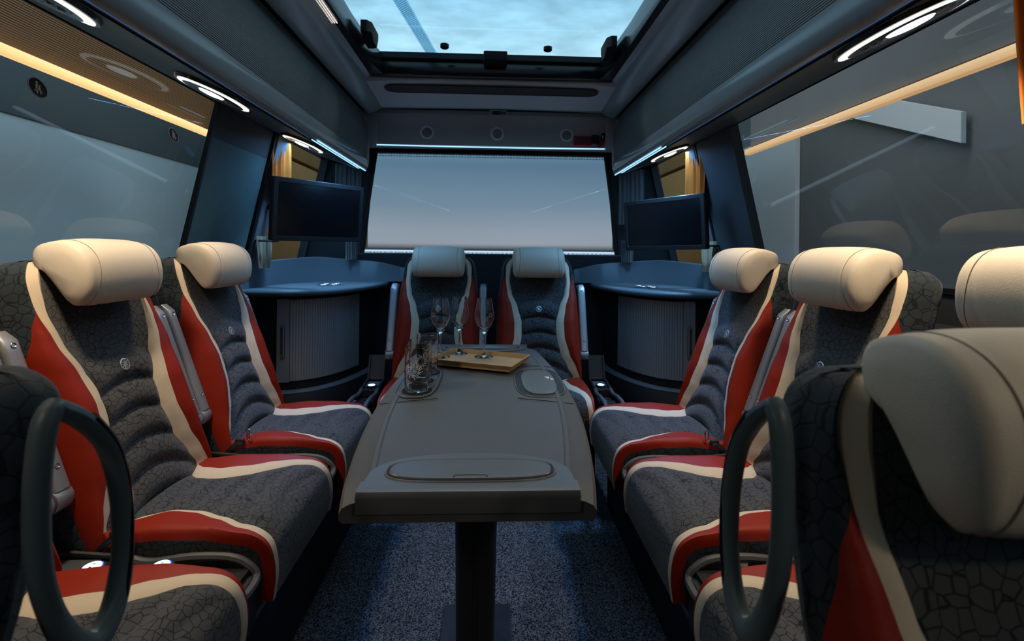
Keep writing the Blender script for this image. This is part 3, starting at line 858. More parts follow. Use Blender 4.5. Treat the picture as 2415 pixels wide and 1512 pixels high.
def make_seat(label, loc, rz, group, arms=(-1, 1), buckle=None, grab=None, base='low', name='coach_seat'):
    t = thing(name, label, 'seat', loc, rz, group)
    cpart('backrest', 'bc', m_back_centre, 'seat_fabric', t)
    cpart('back_shell', 'bs', m_back_shell, 'seat_side_fabric', t)
    for s in (-1, 1):
        cpart('cream_stripe', 'st%d' % s, lambda: MB().grid(sub(BR, NC-1, NS, s, 0, None)), 'cream_fabric', t)
        cpart('side_bolster', 'bo%d' % s, m_bolster(s), 'red_leather', t)
        cpart('cushion_stripe', 'cs%d' % s, m_cstripe(s), 'cream_fabric', t)
        cpart('cushion_bolster', 'cb%d' % s, m_cbolster(s), 'red_leather', t)
    cpart('cushion', 'ct', m_cush_top, 'seat_fabric', t)
    cpart('cushion_side', 'cd', m_cside, 'seat_side_fabric', t)
    h = cpart('headrest', 'hd', m_head, 'cream_leather', t, 60)
    for s in (-1, 1): cpart('stitching', 'hs%d' % s, lambda: m_stitch(s), 'stitch', h)
    e = cpart('emblem', 'em', m_emblem_back, 'dark_screw', t)
    cpart('emblem_star', 'em2', m_emblem, 'emblem_bright', e)
    for s in arms:
        a = cpart('armrest', 'ar%d' % s, m_arm(s), 'silver_paint', t)
        cpart('pad', 'ap%d' % s, m_arm_pad(s), 'red_leather', a)
        for tt in (.90, .16): cpart('screw', 'sc%d%.2f' % (s, tt), m_arm_screws(s, 0, tt), 'steel', a)
        cpart('armrest_pivot', 'pv%d' % s, m_pivot(s), 'silver_paint', t)
    if buckle:
        b = cpart('belt_buckle', 'bk%d' % buckle, m_buckle(buckle), 'black_plastic', t)
        cpart('tongue', 'tg%d' % buckle, m_tongue(buckle), 'steel', b)
    if grab:
        g = cpart('grab_handle', 'gr%d' % grab, m_grab(grab), 'handle_plastic', t)
        cpart('grip', 'gg%d' % grab, m_grab_grip(grab), 'gloss_black', g)
        cpart('mount', 'gm%d' % grab, m_grab_mount(grab), 'handle_plastic', g)
    cpart('seat_base', 'base'+base, m_base if base == 'low' else m_base_tall, 'matte_black', t)
    return t
SX = .905
ROWY = (.84, 1.40, 1.96)
GL, GR = 'seats along the left side of the table', 'seats along the right side of the table'
make_seat('leftmost side seat, nearest on the left, mostly its cushion seen through the grab handle', (-SX-.03, ROWY[0]+.015, 0), R(90), GL, buckle=-1)
make_seat('large middle seat of the left row with cream headrest and round emblem', (-SX-.03, ROWY[1]+.015, 0), R(90), GL, buckle=-1)
make_seat('rear seat of the left row beside the tambour cabinet, turned to the table', (-SX-.03, ROWY[2]+.015, 0), R(90), GL, buckle=-1)
make_seat('side seat at the far right edge, its headrest rising over the grey foreground headrest', (SX-.03, ROWY[0]-.02, 0), R(-90), GR, buckle=1)
make_seat('middle seat of the right row with cream headrest, behind the right grab handle', (SX-.03, ROWY[1]-.02, 0), R(-90), GR, buckle=1)
make_seat('rear seat of the right row beside the right tambour cabinet', (SX-.03, ROWY[2]-.02, 0), R(-90), GR, buckle=1)
GB = 'two seats against the rear window'
make_seat('left of the two seats backed against the rear window, facing the table end', (-.295, 2.66, 0), 0, GB, arms=(-1, 1))
make_seat('right of the two seats backed against the rear window, with visible round emblem', (.275, 2.66, 0), 0, GB, arms=(1,))
GF = 'foreground seats with grab handles'
make_seat('out-of-focus foreground seat at the right with big grey-lit headrest and grab handle', (.555, .31, -.093), 0, GF, arms=(), grab=-1, base='tall')
make_seat('dark foreground seat at the left edge carrying a looped grab handle', (-.68, .31, -.093), 0, GF, arms=(), grab=1, base='tall')

# plinths under the seats
for s, sd in ((-1, 'left'), (1, 'right')):
    t = thing('seat_plinth', 'long black plinth under the %s row of seats with blue-lit edge rail' % sd, 'plinth')
    obj('body', MB().box((s*.920-.015, 1.40, .153), (.69, 1.74, .304)), 'matte_black', t)
    obj('edge_rail', MB().box((s*.548-.03, 1.40, .294), (.03, 1.72, .022), b=.006), mat('rail_blue'+sd, (.03, .08, .13), rough=.3, spec=.6), t)
t = thing('seat_plinth', 'black plinth carrying the two rear seats', 'plinth')
obj('body', MB().box((-.01, 2.86, .153), (1.12, .72, .304)), 'matte_black', t)
obj('edge_rail', MB().box((-.01, 2.49, .294), (1.12, .03, .022), b=.006), 'black_plastic', t)

# consoles between the seats
def console(label, loc, rz, group, tray_up=False):
    t = thing('seat_console', label, 'console', (loc[0], loc[1], -.018), rz, group)
    z0 = .300 if loc[1] < 5 else 0
    obj('body', MB().box((0, -.17, .3875), (.088, .45, .125), b=.01), 'black_plastic', t)
    # rear tray
    m = MB().tube([(-.043, -.11, .487), (-.043, .035, .500), (-.030, .052, .502), (.030, .052, .502), (.043, .035, .500), (.043, -.11, .487)], .0075, 8)
    m.box((0, -.03, .470), (.09, .17, .03))
    obj('tray', m, 'black_plastic', t)
    obj('tray_mat', MB().box((0, .0, .487), (.07, .085, .006)), 'grey_plastic', t)
    # front pocket rim
    P = [(-.041, -.10, .487), (-.043, -.15, .476), (-.044, -.24, .487), (-.044, -.33, .485), (-.043, -.375, .466), (-.035, -.396, .44), (.035, -.396, .44), (.043, -.375, .466), (.044, -.33, .485), (.044, -.24, .487), (.043, -.15, .476), (.041, -.10, .487)]
    obj('pocket_rim', MB().tube(crom(P, 4), .010, 8), 'grey_plastic', t)
    obj('pocket', MB().box((0, -.30, .455), (.084, .16, .016)), 'matte_black', t)
    obj('finger_tab', MB().prism([(-.040, -.30), (-.022, -.29), (-.022, -.26), (-.040, -.25)], 'Z', .470, .480), 'grey_plastic', t)
    for y in ((-.05,) if tray_up else (-.05, -.20)):
        u = obj('usb_socket', MB().lathe([(.027, .480), (.026, .492), (.0215, .4935), (.0005, .4935)], (0, y, .002), 28), 'black_plastic', t)
        obj('halo', MB().lathe([(.0205, .4955), (.0205, .4965), (.0005, .4966)], (0, y, 0), 28), 'socket_halo', u)
        obj('light_disc', MB().lathe([(.0180, .4965), (.0175, .4980), (.0005, .4982)], (0, y, 0), 28), 'socket_glow', u)
        obj('ports', MB().box((-.006, y, .4984), (.002, .005, .001)).box((.006, y, .4984), (.002, .005, .001)), 'matte_black', u)
    if tray_up:
        m = MB()
        rows = []
        for y, z in ((.05, .50), (.09, .625)):
            rows.append([(x, y+dy, z+dz) for x, dy, dz in ((-.045, 0, 0), (-.045, -.014, .005), (-.036, -.014, .005), (-.036, -.004, .002), (.036, -.004, .002), (.036, -.014, .005), (.045, -.014, .005), (.045, 0, 0))])
        obj('raised_tray', m.loft(rows), 'black_plastic', t)
    return t
GC = 'consoles with lit sockets between the seats'
for s, sd in ((-1, 'left'), (1, 'right')):
    console('black console with lit sockets between the two nearer seats of the %s row' % sd, (s*SX-.03, 1.1175-s*.0175, 0), R(-90*s), GC)
    console('black console with lit sockets between the two farther seats of the %s row' % sd, (s*SX-.03, 1.6775-s*.0175, 0), R(-90*s), GC)
    console('black console with raised tray at the %s side of the rear seats' % sd, (-.01+s*.612, 2.66, 0), 0, GC, True)

# ---------------------------------------------------------------- table
TY0, TY1, TZ = .865, 2.20, .77
def hw(y):
    t = (y-TY0)/(TY1-TY0); return .228+.058*math.sin(PI*min(1, max(0, t))**.92)+.008*t
tb = thing('centre_table', 'long grey coach table with curved sides and recessed lids in the aisle', 'table', (-.03, 0, 0))
def tb_top():
    m = MB(); rows = []; n = 44
    for i in range(n+1):
        y = TY0+(TY1-TY0)*i/n; w = hw(y)
        e = min(i, n-i)/2.0; r = .012*(1-min(1, e))
        sec = [(w-.062, TZ), (w-.058, TZ+.0025), (w-.050, TZ+.003), (w-.043, TZ-.001), (w-.02, TZ-.006), (w-.006, TZ-.013), (w, TZ-.022), (w, TZ-.034), (w-.006, TZ-.040)]
        row = [(x, y, z-r) for x, z in sec][::-1]
        row = [(-x, y, z-r) for x, z in sec][::-1]+[(x, y, z-r) for x, z in sec]
        rows.append(row)
    return m.loft(rows)
top = obj('table_top', tb_top(), 'table_grey', tb, True, 25)
def tb_under():
    m = MB(); rows = []
    for z, ins, yi in ((.733, .012, .012), (.712, .02, .02), (.700, .05, .04), (.690, .09, .12)):
        ring = []
        for k in range(16):
            y = TY0+yi+(TY1-TY0-2*yi)*k/15; ring.append((hw(y)-ins, y, z))
        for k in range(16):
            y = TY1-yi-(TY1-TY0-2*yi)*k/15; ring.append((-(hw(y)-ins), y, z))
        rows.append(ring)
    return m.loft(rows)
obj('under_body', tb_under(), 'table_dark', tb, True, 30)
def end_panel(near):
    m = MB(); s = 1 if near else -1; ye = TY0 if near else TY1
    # band wraps over the table end
    w = .198
    prof = [(-.006, TZ-.034), (-.007, TZ-.006), (-.002, TZ+.0035), (.006, TZ+.005), (.035, TZ+.0045)]
    m.grid([[(x, ye+s*a, z) for x in (-w, -w*.5, 0, w*.5, w)] for a, z in prof])
    for sx in (-1, 1):
        m.add([(sx*w, ye+s*a, z) for a, z in prof]+[(sx*w, ye+s*.035, TZ-.034)], [tuple(range(6))])
    # arch shaped plate
    P = [(-w, .035)]
    for k in range(21):
        a = PI-PI*k/20; P.append((w*.985*math.cos(a)*(1 if abs(math.cos(a)) < .98 else 1), .035+.125*math.sin(a)**.62))
    P.append((w, .035))
    ring = [(x, ye+s*y) for x, y in P]
    m.loft([[(x, y, TZ-.001) for x, y in ring], [(x*.995, y-s*.001, TZ+.0045) for x, y in ring]])
    return m
for near in (True, False):
    ep = obj('end_panel', end_panel(near), 'table_panel', top, True, 30)
def lid(cx, cy, a, b, p, parent, name='lid', z=TZ+.0045, pull=True):
    r = ell(a, b, 44, p)
    def Q(sc, zz, d=0): return [(cx+x*(1-(1-sc)*b/a*1.0), cy+y*sc, zz) for x, y in r]
    m = MB().grid([Q(1.10, z-.004), Q(1.10, z+.0015), Q(1.05, z+.001), Q(1.03, z-.003)], close_u=True)
    rim = obj(name+'_groove', MB().loft([Q(1.13, z-.002), Q(1.13, z+.0004)]), 'table_dark', parent)
    o = obj(name, MB().loft([Q(1.0, z-.003), Q(1.0, z+.003), Q(.97, z+.0045), Q(.9, z+.005)]), 'table_panel', parent)
    ring = obj(name+'_rim', MB().tube([(x, y, z+.0002) for x, y, _ in Q(1.16, 0)], .0022, 6, closed=True), 'table_panel', parent)
    return o
lid(0, TY0+.078, .155, .042, 3.2, tb)
obj('finger_pull', MB().tube(crom([(-.030, TY0+.040, TZ+.0095), (-.027, TY0+.047, TZ+.0095), (.027, TY0+.047, TZ+.0095), (.030, TY0+.040, TZ+.0095)], 3), .0018, 6), 'table_panel', tb)
lid(0, TY1-.072, .155, .040, 3.2, tb)
lid(.192, 1.59, .054, .145, 3.0, tb, 'side_lid', TZ+.001)
def mark():
    m = MB(); z = TZ+.0066
    m.add([(.215, 1.63, z), (.232, 1.63, z), (.228, 1.60, z)], [(0, 1, 2)])
    m.box((.236, 1.605, z), (.003, .03, .0008)); m.box((.241, 1.600, z), (.003, .02, .0008))
    return m
obj('small_mark', mark(), 'speaker_ring', tb, False)
# cup holder insert
def insert():
    r = ell(.058, .175, 44, 3.2); m = MB(); cx, cy, z = -.188, 1.59, TZ
    def Q(dx, dy, zz): return [(cx+x*(1+dx), cy+y*(1+dy), zz) for x, y in r]
    return m.loft([Q(0, 0, z-.002), Q(0, 0, z+.0035), Q(-.06, -.02, z+.0045), Q(-.10, -.035, z+.003)])
ci = obj('cup_insert', insert(), 'table_panel', tb)
obj('insert_groove', MB().loft([[(-.188+x, 1.59+y, z) for x, y in ell(.064, .181, 44, 3.2)] for z in (TZ-.001, TZ+.0009)]), 'table_dark', tb)
CUPS = [(-.185, 1.480), (-.192, 1.588), (-.183, 1.700)]
for x, y in CUPS:
    h = obj('cup_hole', MB().lathe([(.0445, TZ+.0028), (.0445, TZ+.0052), (.0425, TZ+.0062), (.041, TZ+.0045), (.0405, TZ+.0050), (.0005, TZ+.0049)], (x, y, 0), 32), 'matte_black', ci)
def ped():
    rows = []
    for a, z in ((.052, .0), (.052, .05), (.058, .45), (.062, .70)):
        rows.append([(x*a/.06, 1.44+y, z) for x, y in rrect(.06, .10, .02, 4)])
    m = MB().loft(rows); m.box((0, 1.339, .36), (.004, .003, .66)); return m
obj('pedestal', ped(), 'table_dark', tb, True, 30)
def mid_seams():
    m = MB(); z = TZ+.0012
    for s_ in (-1, 1):
        for y0_, bow in ((1.375, -.03), (1.805, .03)):
            pts = [(s_*(.115+(hw(y0_)-.014-.115)*k/10), y0_-bow*(1-k/10)**2, z+(.0018 if k < 6 else -.0-.0012*(k-6))) for k in range(11)]
            m.tube(pts, .0011, 5)
    return m
obj('panel_seams', mid_seams(), 'table_dark', tb)
obj('foot_plate', MB().box((0, 1.47, .006), (.22, .34, .012), b=.004), 'table_dark', tb)

# ---------------------------------------------------------------- tray and glasses
tr = thing('serving_tray', 'shallow rectangular wooden tray lying askew on the far half of the table', 'tray', (-.032, 1.825, TZ+.0105), R(-22.5))
tr.location.z = TZ+.010
obj('tray_base', MB().box((0, 0, .003), (.305, .20, .006)), 'oak_base', tr, False)
def rim():
    m = MB(); a, b = .165, .108; t = .006
    sec = [(0, 0), (.012, .021), (.018, .021), (.006, .0)]
    o1 = [(-a+.012, -b+.012), (a-.012, -b+.012), (a-.012, b-.012), (-a+.012, b-.012)]
    rows = []
    for d, z in ((-.0, 0), (.010, .021), (.004, .0215), (-.006, .004)):
        rows.append([(sx*(a-.012+d), sy*(b-.012+d), z) for sx, sy in ((-1, -1), (1, -1), (1, 1), (-1, 1))])
    return m.grid(rows, close_u=True, close_v=True)
obj('tray_rim', rim(), 'oak', tr, False)
def flute_m():
    out = [(.0365, 0), (.0365, .0012), (.020, .004), (.007, .011), (.0040, .022), (.0036, .05), (.0036, .078), (.0060, .088), (.014, .100), (.028, .122), (.0375, .146), (.0385, .158), (.036, .178), (.031, .205), (.0275, .226)]
    inn = [(.0267, .226), (.0302, .205), (.0352, .178), (.0377, .158), (.0367, .147), (.027, .1235), (.013, .1045), (.005, .100), (.0005, .099)]
    m = MB(); m.lathe([(.0005, 0)]+out+inn, n=40); return m
def burst(rf, zc, R_, ang0=0.0, n=14, off=.0006):
    """etched sun of strokes wrapped on a surface of revolution rf(z)"""
    m = MB()
    for k in range(n):
        a = 2*PI*k/n; r1 = R_*.42; r2 = R_*(1.0 if k % 2 else .78)
        pts = []
        for q in (0, .5, 1):
            rr = r1+(r2-r1)*q; du = rr*math.cos(a+.25*q); dz = rr*math.sin(a+.25*q); z = zc+dz; r = rf(z)+off; th = ang0+du/r
            pts.append((r*math.cos(th), r*math.sin(th), z))
        m.tube(pts, R_*.045, 5)
    return m
flute_r = lambda z: lerp([(.122, .028), (.146, .0375), (.158, .0385), (.178, .036), (.205, .031)], z)
fm = flute_m().mesh('bowl', M['glass_clear'], True, 50)
G1 = 'champagne glasses on the tray'
for i, (x, y, a, lb) in enumerate(((-.158, 1.885, 230, 'empty etched champagne flute at the left corner of the tray'), (-.090, 1.955, 275, 'middle champagne flute, standing farthest back on the tray'), (.010, 1.890, 310, 'empty champagne flute at the right, nearest the centre of the tray'))):
    zz = TZ+.0165
    t = thing('champagne_flute', lb, 'glass', (x-.03, y, zz), 0, G1)
    obj('bowl_and_stem', fm, None, t)
    obj('etching', burst(flute_r, .165, .0105, R(a)), 'etched', t)
def tumbler_m():
    return MB().lathe([(.0005, 0), (.034, 0), (.0365, .003), (.0370, .02), (.0372, .131), (.0364, .1315), (.0361, .02), (.034, .012), (.0005, .0105)], n=44)
tm = tumbler_m().mesh('glass_wall', M['glass_clear'], True, 50)
G2 = 'tumblers in the cup holders'
for (x, y), a, lb in zip(CUPS, (265, 285, 300), ('clear tumbler etched with a sunburst, nearest of the three in the cup holders', 'clear tumbler in the middle cup hole, overlapped by the nearest one', 'clear tumbler in the farthest cup hole beside the wooden tray')):
    t = thing('tumbler', lb, 'glass', (x-.03, y, TZ+.0053), 0, G2)
    obj('glass_wall', tm, None, t)
    obj('etching', burst(lambda z: .0372, .066, .026, R(a), 18), 'etched', t)

# ---------------------------------------------------------------- corner cabinets
BC = [(1.29, 2.585), (1.16, 2.585), (1.04, 2.60), (.93, 2.67), (.845, 2.80), (.79, 2.97), (.765, 3.12), (.76, 3.28)]
def offs(path, d):
    P = [Vector((x, y, 0)) for x, y in path]; out = []
    for i, p in enumerate(P):
        a = P[max(0, i-1)]; b = P[min(len(P)-1, i+1)]; t = (b-a).normalized(); n = Vector((t.y, -t.x, 0))
        if n.y > 0 and n.x > 0: n = -n
        out.append((p.x-abs(n.x)*d if True else 0, p.y-abs(n.y)*d))
    return out
def smooth2(path, n=6): return [(p.x, p.y) for p in crom([(x, y, 0) for x, y in path], n)]
def cab(s, sd):
    t = thing('corner_cabinet', 'black corner cabinet with curved silver tambour door at the %s rear' % sd, 'cabinet', (0, 0, 0), 0, 'corner cabinets')
    P = smooth2(BC); close = [(1.29, 3.28)]
    def slab(d, z0, z1, bev=.006):
        Q = offs(P, d); Q[0] = (1.29, Q[0][1])
        ring = [(s*x, y) for x, y in Q]+[(s*1.29, 3.28)]
        Qi = offs(P, d-bev); Qi[0] = (1.29, Qi[0][1]); ring2 = [(s*x, y) for x, y in Qi]+[(s*1.29, 3.28)]
        return MB().loft([[(x, y, z0) for x, y in ring2], [(x, y, z0+bev) for x, y in ring], [(x, y, z1-bev) for x, y in ring], [(x, y, z1) for x, y in ring2]])
    obj('body', slab(0, .0, .955, .001), 'matte_black', t, True, 30)
    obj('plinth', slab(.045, 0, .452, .008), 'counter', t, True, 50).data.materials[0] = M['black_plastic']
    lip = slab(.047, .440, .456, .006)
    obj('lower_ledge', lip, 'counter', t, True, 50)
    obj('countertop', slab(.085, .952, .985, .010), 'counter', t, True, 50)
    # tambour door
    PD = smooth2([(1.105, 2.588), (1.04, 2.60), (.93, 2.67), (.845, 2.80), (.79, 2.97)], 30)
    Q = offs(PD, .006); L = [0]
    for a, b in zip(Q, Q[1:]): L.append(L[-1]+math.hypot(b[0]-a[0], b[1]-a[1]))
    def at(d):
        for k in range(len(Q)-1):
            if L[k+1] >= d-1e-9:
                u = (d-L[k])/(L[k+1]-L[k]); return Q[k][0]+(Q[k+1][0]-Q[k][0])*u, Q[k][1]+(Q[k+1][1]-Q[k][1])*u
        return Q[-1]
    flat = .062; tot = L[-1]; ns = 34; col = []
    for k in range(ns):
        d0 = flat+(tot-flat)*k/ns; d1 = flat+(tot-flat)*(k+1)/ns; w = d1-d0
        for u, dep in ((.02, -.003), (.14, 0), (.5, .0012), (.86, 0), (.98, -.003)):
            x, y = at(d0+w*u); col.append((x-dep*.6, y-dep*.8))
    m = MB().grid([[(s*x, y, z) for x, y in col] for z in (.502, .928)])
    m.add([(s*x, y, .928) for x, y in col]+[(s*(x+.01), y+.008, .928) for x, y in col], [(k, k+1, k+1+len(col), k+len(col)) for k in range(len(col)-1)])
    d = obj('tambour_door', m, 'door_silver', t, True, 20)
    a0, a1 = at(0), at(flat); pz = [(.500), (.930)]
    m = MB()
    ring = [(a0[0]+.0, a0[1]-.004), (a1[0], a1[1]-.004), (a1[0]+.004, a1[1]+.006), (a0[0], a0[1]+.006)]
    m.loft([[(s*x, y, .498) for x, y in ring], [(s*x, y, .932) for x, y in ring]])
    fp = obj('handle_plate', m, 'door_silver', d, False)
    hx, hy = (a0[0]+a1[0])/2+.002, (a0[1]+a1[1])/2-.004
    h = MB().loft([[(s*(hx+x), hy-.003, .715+z) for x, z in rrect(.012, .088, .011, 5)], [(s*(hx+x), hy-.0045, .715+z) for x, z in rrect(.012, .088, .011, 5)]])
    obj('handle_recess', h, 'grey_plastic', d)
    obj('handle', MB().tube([(s*(hx-.006), hy-.006, .635), (s*(hx-.006), hy-.008, .715), (s*(hx-.006), hy-.006, .795)], .0045, 8).lathe([(.011, -.002), (.011, .002), (.004, .004)], (s*hx, hy-.006, .635), 16, 'Y').lathe([(.011, -.002), (.011, .002), (.004, .004)], (s*hx, hy-.006, .795), 16, 'Y'), 'silver_paint', d)
    # raised back rim
    PR = smooth2([(1.262, 2.44), (1.255, 2.70), (1.22, 2.98), (1.10, 3.16), (.90, 3.24), (.70, 3.27), (.56, 3.28)], 6)
    n = len(PR); rows = [[], [], [], []]
    for k, (x, y) in enumerate(PR):
        u = k/(n-1); h_ = lerp([(0, 1.075), (.25, 1.13), (.5, 1.145), (.75, 1.12), (1, 1.075)], u)
        for r, (dd, z) in enumerate(((0, .983), (.004, h_-.006), (.012, h_), (.024, h_-.004))):
            rows[r].append((s*(x+dd*.7), y+dd*.5, z))
    obj('back_rim', MB().grid(rows), 'counter', t)
    m = MB()
    for cx, cy in ((.955, 2.86), (.905, 2.90)):
        m.lathe([(.036, .984), (.038, .990), (.034, .994), (.029, .990), (.028, .985)], (s*cx, cy, 0), 28)
    obj('cup_ring', m, 'steel', t)
    obj('cup_well', MB().lathe([(.028, .985), (.0005, .9855)], (s*.955, 2.86, 0), 24).lathe([(.028, .985), (.0005, .9855)], (s*.905, 2.90, 0), 24), 'gloss_black', t)
    return t
for s, sd in ((-1, 'left'), (1, 'right')): cab(s, sd)
struct('trim_16', MB().box((.02, 3.31, .70), (1.2, .04, .74)), 'black_plastic')

# ---------------------------------------------------------------- monitors
def monitor(label, tl, tr_, br, bl):
    """corners given in world space, seen from inside the cabin"""
    t = thing('monitor', label, 'monitor', tuple((Vector(tl)+Vector(br))*.5), 0, 'wall monitors')
    c = (Vector(tl)+Vector(tr_)+Vector(br)+Vector(bl))/4
    ux = (Vector(tr_)-Vector(tl)+Vector(br)-Vector(bl)).normalized(); uz = (Vector(tl)-Vector(bl)+Vector(tr_)-Vector(br)).normalized()
    uy = uz.cross(ux).normalized(); w = ((Vector(tr_)-Vector(tl)).length+(Vector(br)-Vector(bl)).length)/4; h = ((Vector(tl)-Vector(bl)).length+(Vector(tr_)-Vector(br)).length)/4
    uz = ux.cross(uy).normalized()
    t.matrix_world = Matrix.Translation(c) @ Matrix((ux, uy, uz)).transposed().to_4x4()
    rows = []
    for ins, y in ((.004, .020), (0, .016), (0, -.012), (.003, -.016), (.022, -.016), (.024, -.011)):
        rows.append([(x, y, z) for x, z in rrect(w-ins, h-ins, .008, 3)])
    obj('casing', MB().loft(rows), 'gloss_black', t, True, 30).data.materials[0] = M['black_plastic']
    obj('screen', MB().prism([(-w+.024, -h+.024), (w-.024, -h+.024), (w-.024, h-.024), (-w+.024, h-.024)], 'Y', -.0135, -.0105), 'screen', t, False)
    return t
f = F_PX
ml = monitor('black monitor hanging in the left rear corner over the cabinet', (-.995, 2.30, 1.535), (-.705, 2.70, 1.530), (-.715, 2.70, 1.240), (-1.035, 2.30, 1.230))
mr = monitor('black monitor hanging in the right rear corner over the cabinet', (.79, 2.86, 1.490), (1.08, 2.42, 1.500), (1.10, 2.42, 1.215), (.81, 2.86, 1.205))
for t, s in ((ml, -1), (mr, 1)):
    e = t.matrix_world.inverted() @ Vector((s*(wallx(1.42)-.005), 2.655, 1.42))
    obj('bracket', MB().box((0, .032, 0), (.12, .034, .12), b=.006).tube([(0, .045, 0), (0, .10, .0), tuple(e)], .015, 10), 'black_plastic', t)

# ---------------------------------------------------------------- curtains
def curtain(label, path, z0, z1, material, folds=7, amp=.012, pinch=None, name='curtain', group=None, tie=None):
    t = thing(name, label, 'curtain', group=group)
    m = MB(); n = 70; rows = []; NZ = 14
    P = crom([(x, y, 0) for x, y in path], 10)
    def pt(u):
        q = u*(len(P)-1); k = min(len(P)-2, int(q)); return P[k].lerp(P[k+1], q-k)
    for i in range(NZ+1):
        v = i/NZ; z = z0+(z1-z0)*v; row = []
        pin = 1.0 if pinch is None else 1-pinch*(1-v)**1.5
        for k in range(n+1):
            u = k/n; uu = .5+(u-.5)*pin if pinch is None or pinch >= 0 else u
            p = pt(uu); a = pt(max(0, uu-.02)); b = pt(min(1, uu+.02)); d = (b-a).normalized(); nn = Vector((d.y, -d.x, 0))
            o_ = amp*math.sin(u*folds*2*PI+.7*math.sin(v*3))*(.7+.3*math.sin(u*17))
            row.append((p.x+nn.x*o_, p.y+nn.y*o_, z))
        rows.append(row)
    rows_b = [[(x, y+.002, z) for x, y, z in r] for r in rows]
    m.grid(rows)
    obj('cloth', m, material, t, True, 80)
    if tie is not None:
        c = pt(.5); ww = (pt(.5+.5*(1-(pinch or 0)))-pt(.5-.5*(1-(pinch or 0)))).length/2+.012
        obj('tieback', MB().tube([(c.x+ww*math.cos(a), c.y+ww*math.sin(a), tie) for a in [2*PI*k/16 for k in range(16)]], .006, 6, closed=True), 'matte_black', t)
    return t
for s, sd in ((-1, 'left'), (1, 'right')):
    curtain('gathered orange curtain hanging above the %s monitor' % sd, [(s*1.140, 2.575), (s*1.125, 2.66), (s*1.11, 2.75)], 1.46, 1.77, 'orange_curtain', 5, .013, group='orange curtains at the rear side windows')
    curtain('dark pleated curtain between the %s monitor and the rear window' % sd, [(s*1.0, 3.16), (s*.93, 3.22), (s*.86, 3.26)], 1.38, 1.74, 'grey_curtain', 6, .012, group='dark curtains in the rear corners')
    curtain('short pale lower end of the curtain below the %s monitor' % sd, [(s*1.215, 2.58), (s*1.20, 2.65), (s*1.19, 2.71)], 1.09, 1.26, 'cream_curtain', 5, .009, pinch=.25, tie=1.235, group='curtain ends under the monitors')
    curtain('dark gathered curtain end hanging below the inner corner of the %s monitor' % sd, [(s*.93, 3.16), (s*.90, 3.20), (s*.87, 3.22)], 1.13, 1.27, 'grey_curtain', 5, .014, group='dark curtain ends behind the cabinets')
curtain('orange curtain at the upper right edge of the side window', [(1.135, .88), (1.14, .95), (1.135, 1.018)], 1.48, 1.79, 'orange_curtain', 4, .010, pinch=.3)

# ---------------------------------------------------------------- seatbelt stickers
def sticker(label, y, z):
    x = -(wallx(z))-.0065+.0
    t = thing('seatbelt_sticker', label, 'sticker', (x+.001, y, z), 0, 'seatbelt stickers on the left window')
    t.rotation_euler = (0, R(-13), 0)
    r = .027
    def disc(rad, xx, n=36): return [(xx, rad*math.cos(2*PI*k/n), rad*math.sin(2*PI*k/n)) for k in range(n)]
    obj('disc', MB().loft([disc(r, -.0006), disc(r, .0004)]), 'sticker_dark', t)
    obj('border', MB().grid([disc(r, .0006), disc(r*.93, .0008)], close_u=True), 'sticker_line', t)
    m = MB(); X = .0008
    def poly(p): m.add([(X, a*r, b*r) for a, b in p], [tuple(range(len(p)))])
    poly([(-.02+.13*math.cos(2*PI*k/16), .52+.14*math.sin(2*PI*k/16)) for k in range(16)])
    poly([(-.20, .34), (.02, .36), (.12, .30), (-.24, -.22), (-.30, -.22)])
    poly([(.17, .28), (.24, .10), (.28, -.22), (-.14, -.22), (.15, .24)])
    poly([(.20, .28), (.34, .40), (.36, .34), (.20, .16)])
    poly([(-.50, -.34), (-.26, -.18), (-.22, -.24), (-.46, -.42)])
    poly([(.46, -.44), (.18, -.20), (.26, -.20), (.50, -.38)])
    poly([(-.30, -.30), (-.02, -.24), (-.12, -.36), (-.10, -.62), (-.24, -.62), (-.28, -.40)])
    poly([(.28, -.30), (.02, -.24), (.12, -.36), (.06, -.62), (.20, -.62), (.26, -.40)])
    obj('seated_figure', m, 'sticker_line', t, False)
    return t
sticker('round dark seatbelt sticker on the left window, the nearer larger one', 1.308, 1.606)
sticker('round dark seatbelt sticker on the left window, the farther smaller one', 1.844, 1.610)

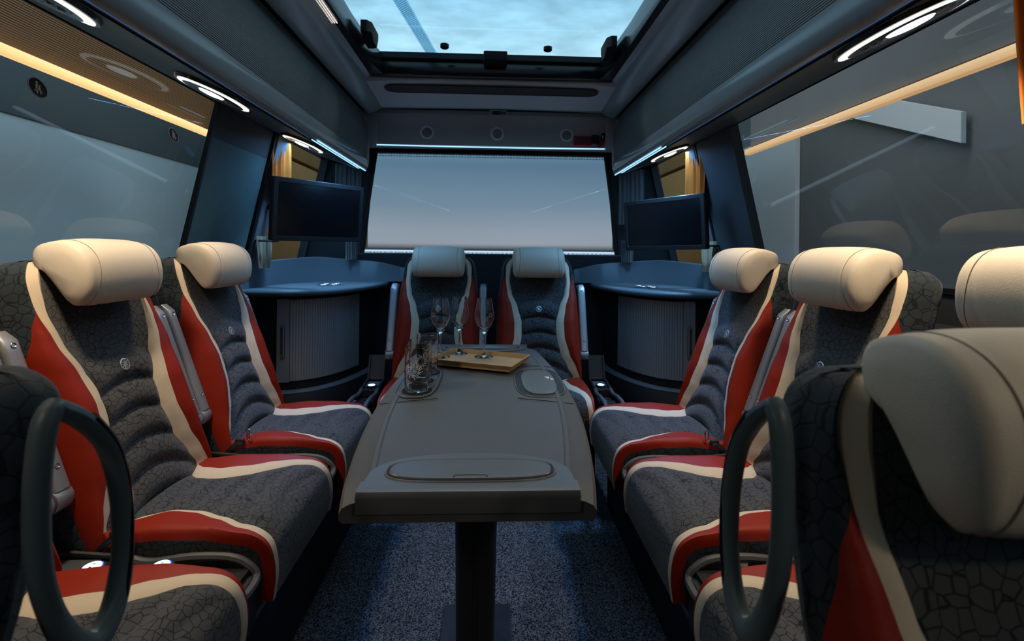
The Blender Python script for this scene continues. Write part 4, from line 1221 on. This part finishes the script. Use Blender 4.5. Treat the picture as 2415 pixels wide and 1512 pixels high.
# ---------------------------------------------------------------- outside the coach
def outside_box(name, c, d, material, label=None, cat=None, rz=0):
    o = obj(name, MB().box(c, d, rz), material, None, False)
    if label: tag(o, label, cat)
    return o
hw_l = thing('hall_wall', 'pale blue-grey hall wall with dark upper band seen through the left window', 'wall')
obj('lower_wall', MB().box((-3.45, 3.2, 1.05), (.1, 9, 2.15)), 'hall_light', hw_l, False)
obj('upper_band', MB().box((-3.44, 3.2, 2.9), (.1, 9, 1.55)), 'hall_dark', hw_l, False)
am = thing('amber_reflection', 'amber ribbed board with a bright yellow strip, standing in for a reflection in the left window', 'glass_reflection')  # added outside to stand in for the lit rack mirrored in the glass
obj('reflection_board', MB().box((-2.26, 2.1, 2.42), (.06, 3.9, .66)), 'amber_ribbed', am, False)
obj('reflection_strip', MB().box((-2.20, 1.95, 2.078), (.05, 3.86, .045), b=.008), 'reflection_amber', am)
cr = thing('glass_reflection', 'dark board with blurred tan strip, standing in for a reflection in the right window', 'glass_reflection')  # glowing strip added outside in place of a reflection in the right pane
obj('reflection_board', MB().box((2.27, 2.6, 2.30), (.05, 3.1, .36)), 'hall_grey_dark', cr, False)
obj('reflection_strip', MB().box((2.22, 2.6, 2.070), (.05, 3.12, .050), b=.008), 'reflection_tan', cr)
hr = thing('hall_wall', 'grey hall wall with pale panel and beams seen through the right window', 'wall')
obj('wall_panel', MB().box((3.75, 3.3, 1.6), (.1, 9, 4.2)), 'hall_grey_dark', hr, False)
obj('pale_panel', MB().box((3.66, 7.70, 1.35), (.06, 4.0, 2.7)), 'hall_grey', hr, False)
m = MB()
for q in (((5.7, 3.25), (3.6, 2.30), (3.6, 2.06), (5.7, 2.98)), ((3.9, 3.10), (2.6, 2.75), (2.6, 2.40), (3.9, 2.86))):
    m.loft([[(x, y, z) for y, z in q] for x in (3.60, 3.64)])
obj('pale_beam', m, 'hall_grey', hr, False)
ab = thing('shelf_wall', 'orange-brown panelled boxes seen through the left rear side window', 'building')
ac = thing('shelf_wall', 'orange-brown panelled boxes seen through the right rear side window', 'building')
for t, s in ((ab, -1), (ac, 1)):
    for k, (y0, y1, z0, z1) in enumerate(((4.6, 5.48, 2.06, 3.0), (5.52, 7.6, 2.06, 3.0), (4.6, 7.6, .9, 2.03))):
        obj('panel', MB().box((s*2.0, (y0+y1)/2, (z0+z1)/2), (.2, y1-y0, z1-z0), b=.01), 'amber_panel', t)
